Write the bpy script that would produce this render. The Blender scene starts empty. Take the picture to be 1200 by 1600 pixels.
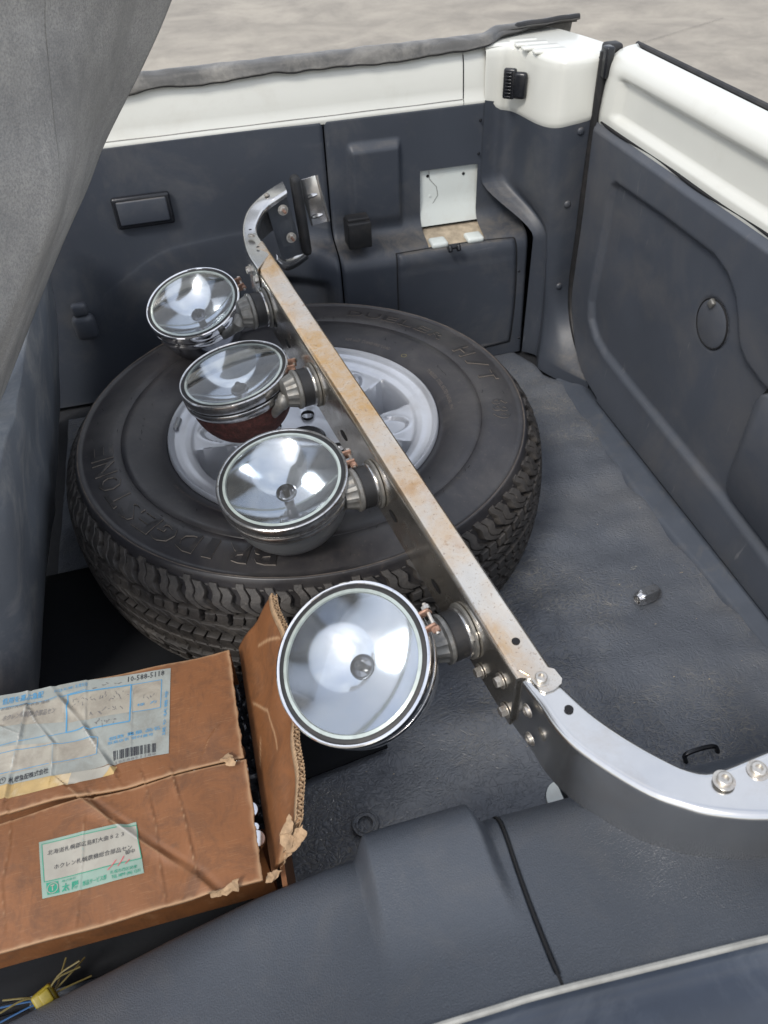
import bpy, bmesh, math, random
import numpy as np
from mathutils import Vector, Matrix, noise
random.seed(3); rng = np.random.RandomState(5)
S = bpy.context.scene
COL = S.collection

# ------------------------------------------------------------------ camera
F_PX, PITCH, ROLL, YAW, CAM_H = 1202.22, .76386, -.049898, .217146, .98294
fw = np.array([math.sin(YAW)*math.cos(PITCH), math.cos(YAW)*math.cos(PITCH), -math.sin(PITCH)])
r0 = np.array([math.cos(YAW), -math.sin(YAW), 0.]); u0 = np.cross(r0, fw)
cr = math.cos(ROLL)*r0+math.sin(ROLL)*u0; cu = -math.sin(ROLL)*r0+math.cos(ROLL)*u0
cam = bpy.data.cameras.new('camera'); camo = bpy.data.objects.new('camera', cam); COL.objects.link(camo)
camo.matrix_world = Matrix(((cr[0], cu[0], -fw[0], 0), (cr[1], cu[1], -fw[1], 0), (cr[2], cu[2], -fw[2], CAM_H), (0, 0, 0, 1)))
cam.sensor_fit = 'VERTICAL'; cam.sensor_height = 36; cam.sensor_width = 27; cam.lens = 36*F_PX/1600
cam.clip_start = .02; cam.clip_end = 2000
cam.dof.use_dof = True; cam.dof.focus_distance = 1.02; cam.dof.aperture_fstop = 9
S.camera = camo
# ------------------------------------------------------------------ light
SUN_AZ, SUN_EL = math.radians(226), math.radians(50)     # azimuth clockwise from +Y
w = bpy.data.worlds.new('World'); S.world = w; w.use_nodes = True
wn = w.node_tree.nodes; wl = w.node_tree.links; bg = wn['Background']
sky = wn.new('ShaderNodeTexSky'); sky.sky_type = 'NISHITA'; sky.sun_disc = False
sky.sun_elevation = SUN_EL; sky.sun_rotation = SUN_AZ; sky.dust_density = 2.5; sky.air_density = 1.2
# bright hazy cloud layer over the clear sky
wtc = wn.new('ShaderNodeTexCoord'); wmp = wn.new('ShaderNodeMapping'); wmp.inputs['Scale'].default_value = (1, 1, 2.6); wl.new(wtc.outputs['Generated'], wmp.inputs[0])
wnz = wn.new('ShaderNodeTexNoise'); wnz.inputs['Scale'].default_value = 1.7; wnz.inputs['Detail'].default_value = 6; wnz.inputs['Roughness'].default_value = .55; wl.new(wmp.outputs[0], wnz.inputs['Vector'])
wrp = wn.new('ShaderNodeMapRange'); wrp.inputs[1].default_value = .36; wrp.inputs[2].default_value = .60; wrp.inputs[3].default_value = .42; wrp.inputs[4].default_value = .95; wl.new(wnz.outputs[0], wrp.inputs[0])
wmx = wn.new('ShaderNodeMix'); wmx.data_type = 'RGBA'; wl.new(wrp.outputs[0], wmx.inputs[0]); wl.new(sky.outputs[0], wmx.inputs[6]); wmx.inputs[7].default_value = (5.1, 5.3, 5.75, 1)
wl.new(wmx.outputs[2], bg.inputs[0]); bg.inputs[1].default_value = .12
sun = bpy.data.lights.new('sun', 'SUN'); sun.energy = 1.15; sun.angle = math.radians(14); sun.color = (1, .96, .90)
suno = bpy.data.objects.new('sun', sun); COL.objects.link(suno)
sd = Vector((math.sin(SUN_AZ)*math.cos(SUN_EL), math.cos(SUN_AZ)*math.cos(SUN_EL), math.sin(SUN_EL)))
suno.rotation_euler = sd.to_track_quat('Z', 'Y').to_euler(); suno.location = sd*20
S.view_settings.view_transform = 'Standard'; S.view_settings.look = 'None'
S.view_settings.exposure = .92; S.view_settings.gamma = 1

# ------------------------------------------------------------------ helpers
def P(px, py, x=None, y=None, z=None):
    """point of the place seen at a photo pixel, on the plane x=, y= or z= it lies on"""
    d = fw+cr*(px-600)/F_PX-cu*(py-800)/F_PX
    if x is not None: t = x/d[0]
    elif y is not None: t = y/d[1]
    else: t = (z-CAM_H)/d[2]
    return Vector((t*d[0], t*d[1], CAM_H+t*d[2]))
def sm(a, b, v):
    t = np.clip((np.asarray(v, float)-a)/(b-a), 0, 1); return t*t*(3-2*t)
def finish(me, m, smooth=True):
    if m is not None:
        for mm in (m if isinstance(m, (list, tuple)) else [m]): me.materials.append(mm)
    if smooth:
        me.polygons.foreach_set('use_smooth', [True]*len(me.polygons))
    me.update()
def link(name, me, parent=None, **pr):
    o = bpy.data.objects.new(name, me); COL.objects.link(o)
    if parent is not None:
        o.parent = parent; o.matrix_parent_inverse = wm(parent).inverted()
    for k, v in pr.items(): o[k] = v
    return o
def wm(o):
    m = o.matrix_basis.copy()
    while o.parent: m = o.parent.matrix_basis @ o.matrix_parent_inverse @ m if False else (o.parent.matrix_basis @ (o.matrix_parent_inverse @ m)); o = o.parent
    return m
def thing(name, label, cat, loc=(0, 0, 0), group=None):
    o = bpy.data.objects.new(name, None); COL.objects.link(o); o.location = loc; o.empty_display_size = .03
    o['label'] = label; o['category'] = cat
    if group: o['group'] = group
    return o
def pmesh(name, vs, fs, m, parent=None, smooth=True, sharp=None, **pr):
    me = bpy.data.meshes.new(name); me.from_pydata([tuple(v) for v in vs], [], fs); me.validate(); finish(me, m, smooth)
    o = link(name, me, parent, **pr)
    if smooth and sharp is not False:
        fix_sharp(me, sharp or 35)
    return o
def fix_sharp(me, deg):
    bm = bmesh.new(); bm.from_mesh(me)
    c = math.radians(deg)
    for e in bm.edges:
        if len(e.link_faces) == 2 and e.calc_face_angle(0) > c: e.smooth = False
    bm.to_mesh(me); bm.free()
def gridf(nu, nv, closeu=False):
    fs = []
    for i in range(nu if closeu else nu-1):
        for j in range(nv-1):
            a = i*nv+j; b = ((i+1) % nu)*nv+j
            fs.append((a, b, b+1, a+1))
    return fs
def obj_bm(name, bm, m, parent=None, smooth=True, deg=35, **pr):
    bmesh.ops.recalc_face_normals(bm, faces=bm.faces)
    me = bpy.data.meshes.new(name); bm.to_mesh(me); bm.free(); finish(me, m, smooth)
    if smooth: fix_sharp(me, deg)
    return link(name, me, parent, **pr)
def frame(n, up=(0, 0, 1)):
    n = Vector(n).normalized(); up = Vector(up)
    if abs(n.dot(up)) > .98: up = Vector((0, 1, 0))
    x = up.cross(n).normalized(); y = n.cross(x)
    return Matrix((x, y, n)).transposed()
def lathe(prof, c, n, seg=64, up=(0, 0, 1), wob=None):
    R = frame(n, up); c = Vector(c); vs = []
    for k in range(seg):
        a = 2*math.pi*k/seg
        for (r, h) in prof:
            rr = r if wob is None else r*(1+wob(a, h))
            vs.append(c+R @ Vector((rr*math.cos(a), rr*math.sin(a), h)))
    return vs, gridf(seg, len(prof), True)
def lathe_obj(name, prof, c, n, m, parent, seg=64, deg=35, **k):
    vs, fs = lathe(prof, c, n, seg)
    me = bpy.data.meshes.new(name); me.from_pydata(vs, [], fs)
    bm = bmesh.new(); bm.from_mesh(me); bmesh.ops.remove_doubles(bm, verts=bm.verts, dist=1e-6)
    bm2 = bm; bpy.data.meshes.remove(me)
    return obj_bm(name, bm2, m, parent, True, deg, **k)
def tube_bm(bm, pts, r, seg=8, caps=True):
    pts = [Vector(p) for p in pts]; rings = []
    rr = r if hasattr(r, '__len__') else [r]*len(pts)
    prev = None
    for i, p in enumerate(pts):
        t = (pts[min(i+1, len(pts)-1)]-pts[max(i-1, 0)]).normalized()
        if prev is None: a = t.orthogonal().normalized()
        else:
            a = (prev-t*prev.dot(t)).normalized()
        prev = a; b = t.cross(a)
        rings.append([bm.verts.new(p+(a*math.cos(2*math.pi*k/seg)+b*math.sin(2*math.pi*k/seg))*rr[i]) for k in range(seg)])
    for i in range(len(rings)-1):
        for k in range(seg):
            bm.faces.new((rings[i][k], rings[i][(k+1) % seg], rings[i+1][(k+1) % seg], rings[i+1][k]))
    if caps:
        bm.faces.new(rings[0][::-1]); bm.faces.new(rings[-1])
def spline(pts, n=8):
    pts = [Vector(p) for p in pts]; out = []
    q = [pts[0]*2-pts[1]]+pts+[pts[-1]*2-pts[-2]]
    for i in range(1, len(q)-2):
        for k in range(n):
            t = k/n
            out.append(.5*((2*q[i])+(q[i+1]-q[i-1])*t+(2*q[i-1]-5*q[i]+4*q[i+1]-q[i+2])*t*t+(3*q[i]-q[i-1]-3*q[i+1]+q[i+2])*t**3))
    out.append(pts[-1]); return out
def tube_obj(name, pts, r, m, parent=None, seg=8, **k):
    bm = bmesh.new(); tube_bm(bm, pts, r, seg); return obj_bm(name, bm, m, parent, **k)
def box_bm(bm, c, sx, sy, sz, R=None, bev=0):
    g = bmesh.ops.create_cube(bm, size=1); vs = g['verts']
    bmesh.ops.scale(bm, verts=vs, vec=(sx, sy, sz))
    if bev:
        es = list({e for v in vs for e in v.link_edges})
        r = bmesh.ops.bevel(bm, geom=es, offset=bev, segments=3, profile=.5, affect='EDGES')
        vs = list({v for f in r['faces'] for v in f.verts} | {v for v in vs if v.is_valid})
    for v in vs:
        v.co = (R @ v.co if R else v.co)+Vector(c)
def bolt(pos, n, r, h, m, parent, washer=True, socket=False, name='bolt'):
    """hex or socket head bolt with a washer"""
    R = frame(n); bm = bmesh.new(); pos = Vector(pos)
    def ring(rad, z, k, off=0): return [bm.verts.new(pos+R @ Vector((rad*math.cos(2*math.pi*i/k+off), rad*math.sin(2*math.pi*i/k+off), z))) for i in range(k)]
    def wall(a, b):
        k = len(a)
        for i in range(k): bm.faces.new((a[i], a[(i+1) % k], b[(i+1) % k], b[i]))
    if washer:
        a = ring(r*1.45, 0, 20); b = ring(r*1.45, r*.18, 20); c = ring(r*.8, r*.22, 20); wall(a, b); wall(b, c)
    k = 20 if socket else 6
    a = ring(r, 0, k); b = ring(r, h*.85, k); c = ring(r*.86, h, k); wall(a, b); wall(b, c)
    if socket:
        d = ring(r*.5, h, k); e = ring(r*.45, h*.5, k); wall(c, d); wall(d, e); bm.faces.new(e)
    else: bm.faces.new(c)
    return obj_bm(name, bm, m, parent, deg=25)

# ------------------------------------------------------------------ materials
def mat(name, col, rough=.5, metal=0, var=0, vscale=6, bump=0, bscale=300, bdist=.001, dust=None, dscale=9, dthr=(.5, .75), coat=0, spec=.5, rvar=0, extra=None, stretch=None):
    m = bpy.data.materials.new(name); m.use_nodes = True; nt = m.node_tree; N = nt.nodes; L = nt.links
    b = N['Principled BSDF']; b.inputs['Roughness'].default_value = rough; b.inputs['Metallic'].default_value = metal
    b.inputs['Coat Weight'].default_value = coat; b.inputs['Specular IOR Level'].default_value = spec
    tc = N.new('ShaderNodeTexCoord'); vec = tc.outputs['Object']
    if stretch:
        mp = N.new('ShaderNodeMapping'); mp.inputs['Scale'].default_value = stretch; L.new(vec, mp.inputs[0]); vec = mp.outputs[0]
    def noise_(sc, det=4, ro=.6, dist=0):
        n = N.new('ShaderNodeTexNoise'); n.inputs['Scale'].default_value = sc; n.inputs['Detail'].default_value = det
        n.inputs['Roughness'].default_value = ro; n.inputs['Distortion'].default_value = dist; L.new(vec, n.inputs['Vector']); return n.outputs[0]
    def ramp(f, a, c, va=0, vb=1):
        r = N.new('ShaderNodeMapRange'); r.inputs[1].default_value = a; r.inputs[2].default_value = c; r.inputs[3].default_value = va; r.inputs[4].default_value = vb
        L.new(f, r.inputs[0]); return r.outputs[0]
    def mix(f, a, c, mode='MIX'):
        x = N.new('ShaderNodeMix'); x.data_type = 'RGBA'; x.blend_type = mode
        for s, v in ((x.inputs[0], f), (x.inputs[6], a), (x.inputs[7], c)):
            if hasattr(v, 'links') or hasattr(v, 'is_linked'): L.new(v, s)
            else: s.default_value = v if isinstance(v, float) else (*v[:3], 1)
        return x.outputs[2]
    def bumpn(h, st, dist, prev=None):
        x = N.new('ShaderNodeBump'); x.inputs['Strength'].default_value = st; x.inputs['Distance'].default_value = dist
        L.new(h, x.inputs['Height'])
        if prev is not None: L.new(prev, x.inputs['Normal'])
        return x.outputs[0]
    c = None
    lo = tuple(v*(1-var) for v in col); hi = tuple(min(1, v*(1+var)) for v in col)
    c = mix(ramp(noise_(vscale, 6), .3, .7), lo, hi)
    if dust:
        c = mix(ramp(noise_(dscale, 8, .7, .4), dthr[0], dthr[1], 0, dust[3]), c, dust[:3])
    nb = None
    if bump:
        nb = bumpn(noise_(bscale, 3), bump, bdist)
    if rvar:
        L.new(ramp(noise_(vscale*2.3, 5), .3, .7, max(.02, rough-rvar), rough+rvar), b.inputs['Roughness'])
    env = dict(N=N, L=L, b=b, vec=vec, noise=noise_, ramp=ramp, mix=mix, bump=bumpn, tc=tc)
    if extra:
        r = extra(env, c, nb)
        if r: c, nb = r
    L.new(c, b.inputs['Base Color'])
    if nb is not None: L.new(nb, b.inputs['Normal'])
    return m
def scuffs(col, amt=.5, sc=14, lo=.62, hi=.72):
    def f(e, c, nb):
        N, L = e['N'], e['L']
        # thin scratches: stretched noise bands masked by a large noise
        mp = N.new('ShaderNodeMapping'); mp.inputs['Rotation'].default_value = (.6, .5, .8); mp.inputs['Scale'].default_value = (sc*.35, sc*9, sc*1.2); L.new(e['vec'], mp.inputs[0])
        n = N.new('ShaderNodeTexNoise'); n.inputs['Scale'].default_value = 1; n.inputs['Detail'].default_value = 5; L.new(mp.outputs[0], n.inputs['Vector'])
        a = e['ramp'](n.outputs[0], lo, hi)
        k = N.new('ShaderNodeMath'); k.operation = 'MULTIPLY'; L.new(a, k.inputs[0]); L.new(e['ramp'](e['noise'](5, 3), .45, .65, 0, amt), k.inputs[1])
        return e['mix'](k.outputs[0], c, col), nb
    return f
def leather(e, c, nb):
    N, L = e['N'], e['L']
    nz = N.new('ShaderNodeTexNoise'); nz.inputs['Scale'].default_value = 22; nz.inputs['Detail'].default_value = 3; L.new(e['vec'], nz.inputs['Vector'])
    va = N.new('ShaderNodeVectorMath'); va.operation = 'SCALE'; L.new(nz.outputs['Color'], va.inputs[0]); va.inputs['Scale'].default_value = .05
    ad = N.new('ShaderNodeVectorMath'); L.new(e['vec'], ad.inputs[0]); L.new(va.outputs[0], ad.inputs[1])
    def vor(sc, st, th):
        mp = N.new('ShaderNodeMapping'); mp.inputs['Scale'].default_value = st; mp.inputs['Rotation'].default_value = (0, 0, th); L.new(ad.outputs[0], mp.inputs[0])
        v = N.new('ShaderNodeTexVoronoi'); v.feature = 'DISTANCE_TO_EDGE'; v.inputs['Scale'].default_value = sc; L.new(mp.outputs[0], v.inputs['Vector'])
        return v.outputs['Distance']
    a0 = vor(105, (1, 1.75, 1), .45); a = e['ramp'](a0, 0, .42)
    def ridge(sc, wd, st, th, dist=1.2):          # wandering crease lines
        mp = N.new('ShaderNodeMapping'); mp.inputs['Scale'].default_value = st; mp.inputs['Rotation'].default_value = (0, 0, th); L.new(e['vec'], mp.inputs[0])
        n = N.new('ShaderNodeTexNoise'); n.inputs['Scale'].default_value = sc; n.inputs['Detail'].default_value = 3; n.inputs['Roughness'].default_value = .6; n.inputs['Distortion'].default_value = dist; L.new(mp.outputs[0], n.inputs['Vector'])
        q = N.new('ShaderNodeMath'); q.operation = 'SUBTRACT'; L.new(n.outputs[0], q.inputs[0]); q.inputs[1].default_value = .5
        q2 = N.new('ShaderNodeMath'); q2.operation = 'ABSOLUTE'; L.new(q.outputs[0], q2.inputs[0])
        return e['ramp'](q2.outputs[0], 0, wd)
    def mul(x, y):
        k = N.new('ShaderNodeMath'); k.operation = 'MULTIPLY'; L.new(x, k.inputs[0]); L.new(y, k.inputs[1]); return k.outputs[0]
    def inv_(x):
        k = N.new('ShaderNodeMath'); k.operation = 'SUBTRACT'; k.inputs[0].default_value = 1; L.new(x, k.inputs[1]); return k.outputs[0]
    r1 = ridge(15, .022, (1, 2.1, 1), .5, .8); r2 = ridge(24, .022, (1.8, 1, 1), -.35, .8)
    cre = mul(r1, r2)
    big = e['ramp'](e['noise'](4.0, 5, .6), .45, .68, .0, .6)
    cells = e['ramp'](a0, 0, .13)
    c2 = e['mix'](mul(inv_(cells), big), c, (.24, .22, .175))
    c2 = e['mix'](mul(inv_(ridge(15, .010, (1, 2.1, 1), .5, .8)), big), c2, (.34, .30, .24))
    haze_ = e['ramp'](e['noise'](5, 7, .6), .50, .76, 0, .25)
    c2 = e['mix'](haze_, c2, (.22, .20, .165))
    nb = e['bump'](a, .5, .0010, nb)
    nb = e['bump'](cre, .30, .0020, nb)
    return c2, nb
def leather_fine(e, c, nb):
    N, L = e['N'], e['L']
    v = N.new('ShaderNodeTexVoronoi'); v.feature = 'DISTANCE_TO_EDGE'; v.inputs['Scale'].default_value = 420; L.new(e['vec'], v.inputs['Vector'])
    a = e['ramp'](v.outputs['Distance'], 0, .25)
    return c, e['bump'](a, .38, .0006, nb)
def sst(e, c, nb):      # stainless with brown heat/rust staining
    k0 = e['ramp'](e['noise'](5, 6, .55, .4), .40, .58, .05, 1)
    g = e['N'].new('ShaderNodeNewGeometry'); sx = e['N'].new('ShaderNodeSeparateXYZ'); e['L'].new(g.outputs['True Normal'], sx.inputs[0])
    up = e['ramp'](sx.outputs[2], .2, .8, .12, 1)       # water stains sit on the upward face
    kk = e['N'].new('ShaderNodeMath'); kk.operation = 'MULTIPLY'; e['L'].new(k0, kk.inputs[0]); e['L'].new(up, kk.inputs[1]); k = kk.outputs[0]
    nf = e['ramp'](e['noise'](45, 7, .8, 1.0), .38, .62, .55, 1); kf = e['N'].new('ShaderNodeMath'); kf.operation = 'MULTIPLY'; e['L'].new(k, kf.inputs[0]); e['L'].new(nf, kf.inputs[1])
    c = e['mix'](kf.outputs[0], c, (.63, .39, .17))
    c = e['mix'](e['ramp'](e['noise'](260, 4, .7), .60, .68, 0, .7), c, (.22, .12, .06))
    k = e['ramp'](e['noise'](11, 6, .6, .3), .56, .70, 0, .6); c = e['mix'](k, c, (.46, .24, .10))
    k = e['ramp'](e['noise'](60, 4, .7), .62, .72, 0, .55)
    c = e['mix'](k, c, (.36, .2, .1)); return c, nb
def card(e, c, nb):
    N, L = e['N'], e['L']
    at = N.new('ShaderNodeAttribute'); at.attribute_name = 'wear'
    k = e['ramp'](e['noise'](19, 9, .8, .8), .46, .64, 0, .7); c = e['mix'](k, c, (.10, .045, .02))
    k = e['ramp'](e['noise'](70, 7, .8), .56, .70, 0, .7); c = e['mix'](k, c, (.12, .06, .03))
    c = e['mix'](at.outputs['Fac'], c, (.46, .29, .16))
    mp = N.new('ShaderNodeMapping'); mp.inputs['Scale'].default_value = (60, 900, 60); L.new(e['vec'], mp.inputs[0])
    n = N.new('ShaderNodeTexNoise'); n.inputs['Scale'].default_value = 1; n.inputs['Detail'].default_value = 4; L.new(mp.outputs[0], n.inputs['Vector'])
    k = e['ramp'](n.outputs[0], .58, .7, 0, .35); c = e['mix'](k, c, (.30, .16, .08))
    wv = N.new('ShaderNodeTexWave'); wv.bands_direction = 'X'; wv.inputs['Scale'].default_value = 60; wv.inputs['Distortion'].default_value = .6; L.new(e['vec'], wv.inputs['Vector'])
    return c, e['bump'](wv.outputs['Fac'], .06, .0006, nb)
def fold(e, c, nb):
    N = e['N']; at = N.new('ShaderNodeAttribute'); at.attribute_name = 'wear'
    return e['mix'](at.outputs['Fac'], c, (.66, .63, .56)), nb
def rusty(e, c, nb):
    k = e['ramp'](e['noise'](110, 6, .75), .42, .6, 0, .9); c = e['mix'](k, c, (.05, .018, .014)); return c, nb
def concrete(e, c, nb):
    k = e['ramp'](e['noise'](1.6, 9, .7, .5), .38, .66, 0, .8); c = e['mix'](k, c, (.20, .18, .152))
    k = e['ramp'](e['noise'](14, 8, .75), .55, .8, 0, .5); c = e['mix'](k, c, (.17, .155, .13)); return c, nb
def tyredirt(e, c, nb):
    k = e['ramp'](e['noise'](6, 7, .7, .6), .45, .72, 0, .55); c = e['mix'](k, c, (.085, .078, .072))
    k = e['ramp'](e['noise'](160, 3, .7), .6, .8, 0, .3); c = e['mix'](k, c, (.16, .13, .1)); return c, nb
def seatdirt(e, c, nb):
    k = e['ramp'](e['noise'](7, 8, .75, .5), .47, .72, 0, .8); c = e['mix'](k, c, (.36, .35, .33))
    return scuffs((.4, .38, .34), .5, 8, .64, .72)(e, c, nb)
def melange(e, c, nb):
    k = e['ramp'](e['noise'](380, 3, .8), .42, .62, 0, .6); c = e['mix'](k, c, (.2, .2, .2))
    k = e['ramp'](e['noise'](4.5, 6, .6), .5, .75, 0, .4); c = e['mix'](k, c, (.33, .32, .29)); return c, nb

def ledge_dust(e, c, nb):
    N, L = e['N'], e['L']
    g = N.new('ShaderNodeNewGeometry'); sx = N.new('ShaderNodeSeparateXYZ'); L.new(g.outputs['True Normal'], sx.inputs[0])
    up = e['ramp'](sx.outputs[2], .45, .95, 0, 1); k = N.new('ShaderNodeMath'); k.operation = 'MULTIPLY'; L.new(up, k.inputs[0]); L.new(e['ramp'](e['noise'](24, 8, .8, .6), .42, .66, .05, .42), k.inputs[1])
    c = e['mix'](k.outputs[0], c, (.26, .22, .165))
    return scuffs((.32, .31, .3), .35, 14, .65, .73)(e, c, nb)
M = {}
M['trim'] = mat('grey_trim_plastic', (.044, .051, .065), .45, var=.12, vscale=4, bump=.25, bscale=900, bdist=.0004, dust=(.20, .185, .16, .30), dscale=7, dthr=(.5, .8), rvar=.06, extra=ledge_dust)
M['gate_trim'] = mat('gate_trim_plastic', (.064, .072, .088), .45, var=.12, vscale=4, bump=.25, bscale=900, bdist=.0004, dust=(.15, .14, .13, .45), dscale=6, dthr=(.45, .75), rvar=.06, extra=scuffs((.45, .43, .42), .35, 12, .67, .74))
M['arch'] = mat('arch_vinyl', (.060, .068, .081), .36, var=.1, bump=.3, bscale=500, bdist=.0005, dust=(.17, .15, .125, .2), extra=leather_fine)
M['mat'] = mat('mat_vinyl', (.100, .110, .128), .29, var=.12, vscale=5, extra=leather)
M['white'] = mat('white_body_paint', (.64, .64, .585), .28, var=.03, vscale=3, dust=(.42, .38, .31, .4), dscale=5, dthr=(.55, .85), coat=.3)
M['white_in'] = mat('white_inner_paint', (.66, .70, .67), .4, var=.05, dust=(.45, .4, .32, .4), dscale=12)
M['dusty'] = mat('dusty_ledge', (.40, .33, .24), .9, var=.3, vscale=60, bump=.6, bscale=300)
M['sill'] = mat('sill_plastic', (.060, .070, .088), .42, var=.15, vscale=12, bump=.25, bscale=900, bdist=.0004, dust=(.16, .145, .12, .4), dscale=25, dthr=(.5, .75))
M['black'] = mat('black_rubber', (.014, .014, .015), .55, var=.2, vscale=40, bump=.2, bscale=500, dust=(.12, .1, .08, .25), dscale=20)
M['blackhole'] = mat('dark_gap', (.006, .006, .007), .8)
M['blackgloss'] = mat('black_gloss_plastic', (.012, .013, .016), .25, bump=.1, bscale=400)
M['tyre'] = mat('tyre_rubber', (.023, .022, .025), .36, var=.25, vscale=8, bump=.15, bscale=500, bdist=.0004, extra=tyredirt, rvar=.08)
M['tread'] = mat('tread_rubber', (.030, .027, .025), .6, var=.35, vscale=40, bump=.8, bscale=260, bdist=.0012, dust=(.12, .105, .09, .45), dscale=30, dthr=(.45, .7), extra=tyredirt)
M['letter'] = mat('raised_letter_rubber', (.017, .016, .017), .33, var=.2, dust=(.10, .08, .065, .5), dscale=60)
M['ridge'] = mat('tyre_ridge_scuffed', (.075, .062, .052), .6, var=.3, vscale=50, dust=(.2, .16, .12, .7), dscale=40)
M['alloy'] = mat('silver_alloy', (.60, .62, .66), .3, .5, var=.06, vscale=9, dust=(.3, .28, .26, .35), dscale=10)
M['steel'] = mat('stainless_steel', (.70, .67, .61), .22, .95, var=.08, vscale=20, rvar=.07, bump=.04, bscale=300, extra=sst)
M['steel2'] = mat('clean_stainless_steel', (.64, .64, .635), .2, .95, var=.06, vscale=12, rvar=.05, dust=(.4, .28, .16, .3), dscale=8)
M['bolt'] = mat('worn_bolt_steel', (.58, .55, .5), .38, .9, var=.2, vscale=150, dust=(.3, .17, .09, .6), dscale=120)
M['rustbolt'] = mat('rusty_screw', (.36, .22, .16), .6, .6, var=.4, vscale=200, bump=.5, bscale=600)
M['chrome'] = mat('chrome_plate', (.80, .80, .81), .07, 1, var=.03, dust=(.25, .19, .15, .35), dscale=70, dthr=(.56, .7), rvar=.04)
M['chrome_dull'] = mat('pitted_chrome', (.60, .60, .60), .2, .95, var=.15, vscale=60, dust=(.14, .09, .07, .6), dscale=160, dthr=(.52, .66), bump=.3, bscale=500, bdist=.0005)
M['mirror'] = mat('mirror_reflector', (.68, .72, .78), .085, 1, var=.01)
M['darkchrome'] = mat('dark_chrome', (.30, .31, .34), .14, 1, var=.1)
M['zinc'] = mat('grey_zinc', (.22, .215, .20), .5, .6, var=.25, vscale=120, dust=(.2, .15, .1, .5), dscale=90, bump=.3, bscale=400)
M['greybowl'] = mat('grey_bowl_paint', (.28, .29, .30), .3, .7, var=.12, vscale=20)
M['rustbowl'] = mat('rusted_bowl', (.115, .036, .03), .75, .15, var=.5, vscale=90, bump=1, bscale=330, bdist=.003, extra=rusty)
M['card'] = mat('brown_cardboard', (.20, .079, .027), .6, var=.12, vscale=10, bump=.25, bscale=260, bdist=.0006, extra=card)
M['flute'] = mat('torn_cardboard', (.36, .24, .14), .9, var=.25, vscale=150, bump=.5, bscale=300)
M['paper'] = mat('dirty_label_paper', (.35, .32, .26), .55, var=.12, vscale=25, dust=(.17, .14, .11, .75), dscale=22, dthr=(.45, .72), bump=.3, bscale=90, bdist=.0008, extra=fold)
M['paper_blue'] = mat('blue_tinted_label_paper', (.28, .295, .27), .55, var=.1, vscale=25, dust=(.17, .15, .12, .75), dscale=24, dthr=(.47, .74), bump=.3, bscale=90, bdist=.0008, extra=fold)
M['paper_green'] = mat('green_tinted_label_paper', (.23, .32, .26), .6, var=.1, vscale=25, dust=(.25, .22, .18, .5), dscale=30, extra=fold)
M['paper_grey'] = mat('grey_label_paper', (.33, .31, .26), .6, var=.1, vscale=30, dust=(.25, .21, .17, .5), dscale=40, extra=fold)
M['tape'] = mat('yellowed_tape', (.42, .29, .12), .3, var=.2, vscale=30, dust=(.7, .62, .5, .7), dscale=18)
M['ink'] = mat('black_ink', (.03, .03, .035), .6)
M['pencil'] = mat('faded_handwriting', (.16, .15, .15), .6)
M['blue_ink'] = mat('blue_ink', (.07, .26, .45), .6)
M['green_ink'] = mat('green_ink', (.02, .26, .16), .6)
M['red_ink'] = mat('red_ink', (.6, .05, .08), .6)
M['cloth'] = mat('grey_melange_cloth', (.45, .43, .395), .95, var=.14, vscale=5, bump=.8, bscale=420, bdist=.0014, dust=(.12, .12, .12, .6), dscale=7, dthr=(.42, .7), extra=melange, spec=.15)
M['seat'] = mat('dusty_seat_vinyl', (.15, .165, .185), .5, var=.15, bump=.3, bscale=250, extra=seatdirt)
M['cover'] = mat('soft_top_vinyl', (.085, .082, .076), .40, var=.3, vscale=25, bump=.5, bscale=420, bdist=.0008, dust=(.34, .32, .28, .75), dscale=9, dthr=(.45, .75))
M['letter_edge'] = mat('pale_letter_edge', (.20, .175, .15), .5, var=.3, vscale=80)  # paler side faces, so the raised letters stand out
M['carpet'] = mat('dark_carpet', (.012, .013, .016), .9, var=.3, vscale=80, bump=.5, bscale=600)
M['rubbersheet'] = mat('black_sheet', (.010, .011, .013), .85, var=.2, spec=.2, bump=.3, bscale=200)
M['sillgloss'] = mat('dark_blue_gloss', (.030, .038, .054), .16, var=.25, vscale=8, rvar=.07, dust=(.2, .22, .25, .3), dscale=6)
M['bead'] = mat('pale_edge_piping', (.29, .285, .26), .5, var=.2, vscale=60)
M['concrete'] = mat('concrete_yard', (.35, .315, .26), .9, var=.1, vscale=.9, bump=.3, bscale=60, bdist=.003, extra=concrete)
M['yellow'] = mat('yellow_plastic', (.27, .21, .02), .45, var=.15, vscale=80)  # connector yellow, darkened to stand in for the shadow in its corner
M['sticker'] = mat('yellow_sticker', (.85, .78, .05), .5)
M['blue_wire'] = mat('blue_wire', (.02, .08, .2), .4)
M['yellow_wire'] = mat('yellow_wire', (.16, .13, .045), .45)  # wire yellow, darkened for the same corner shadow
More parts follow.
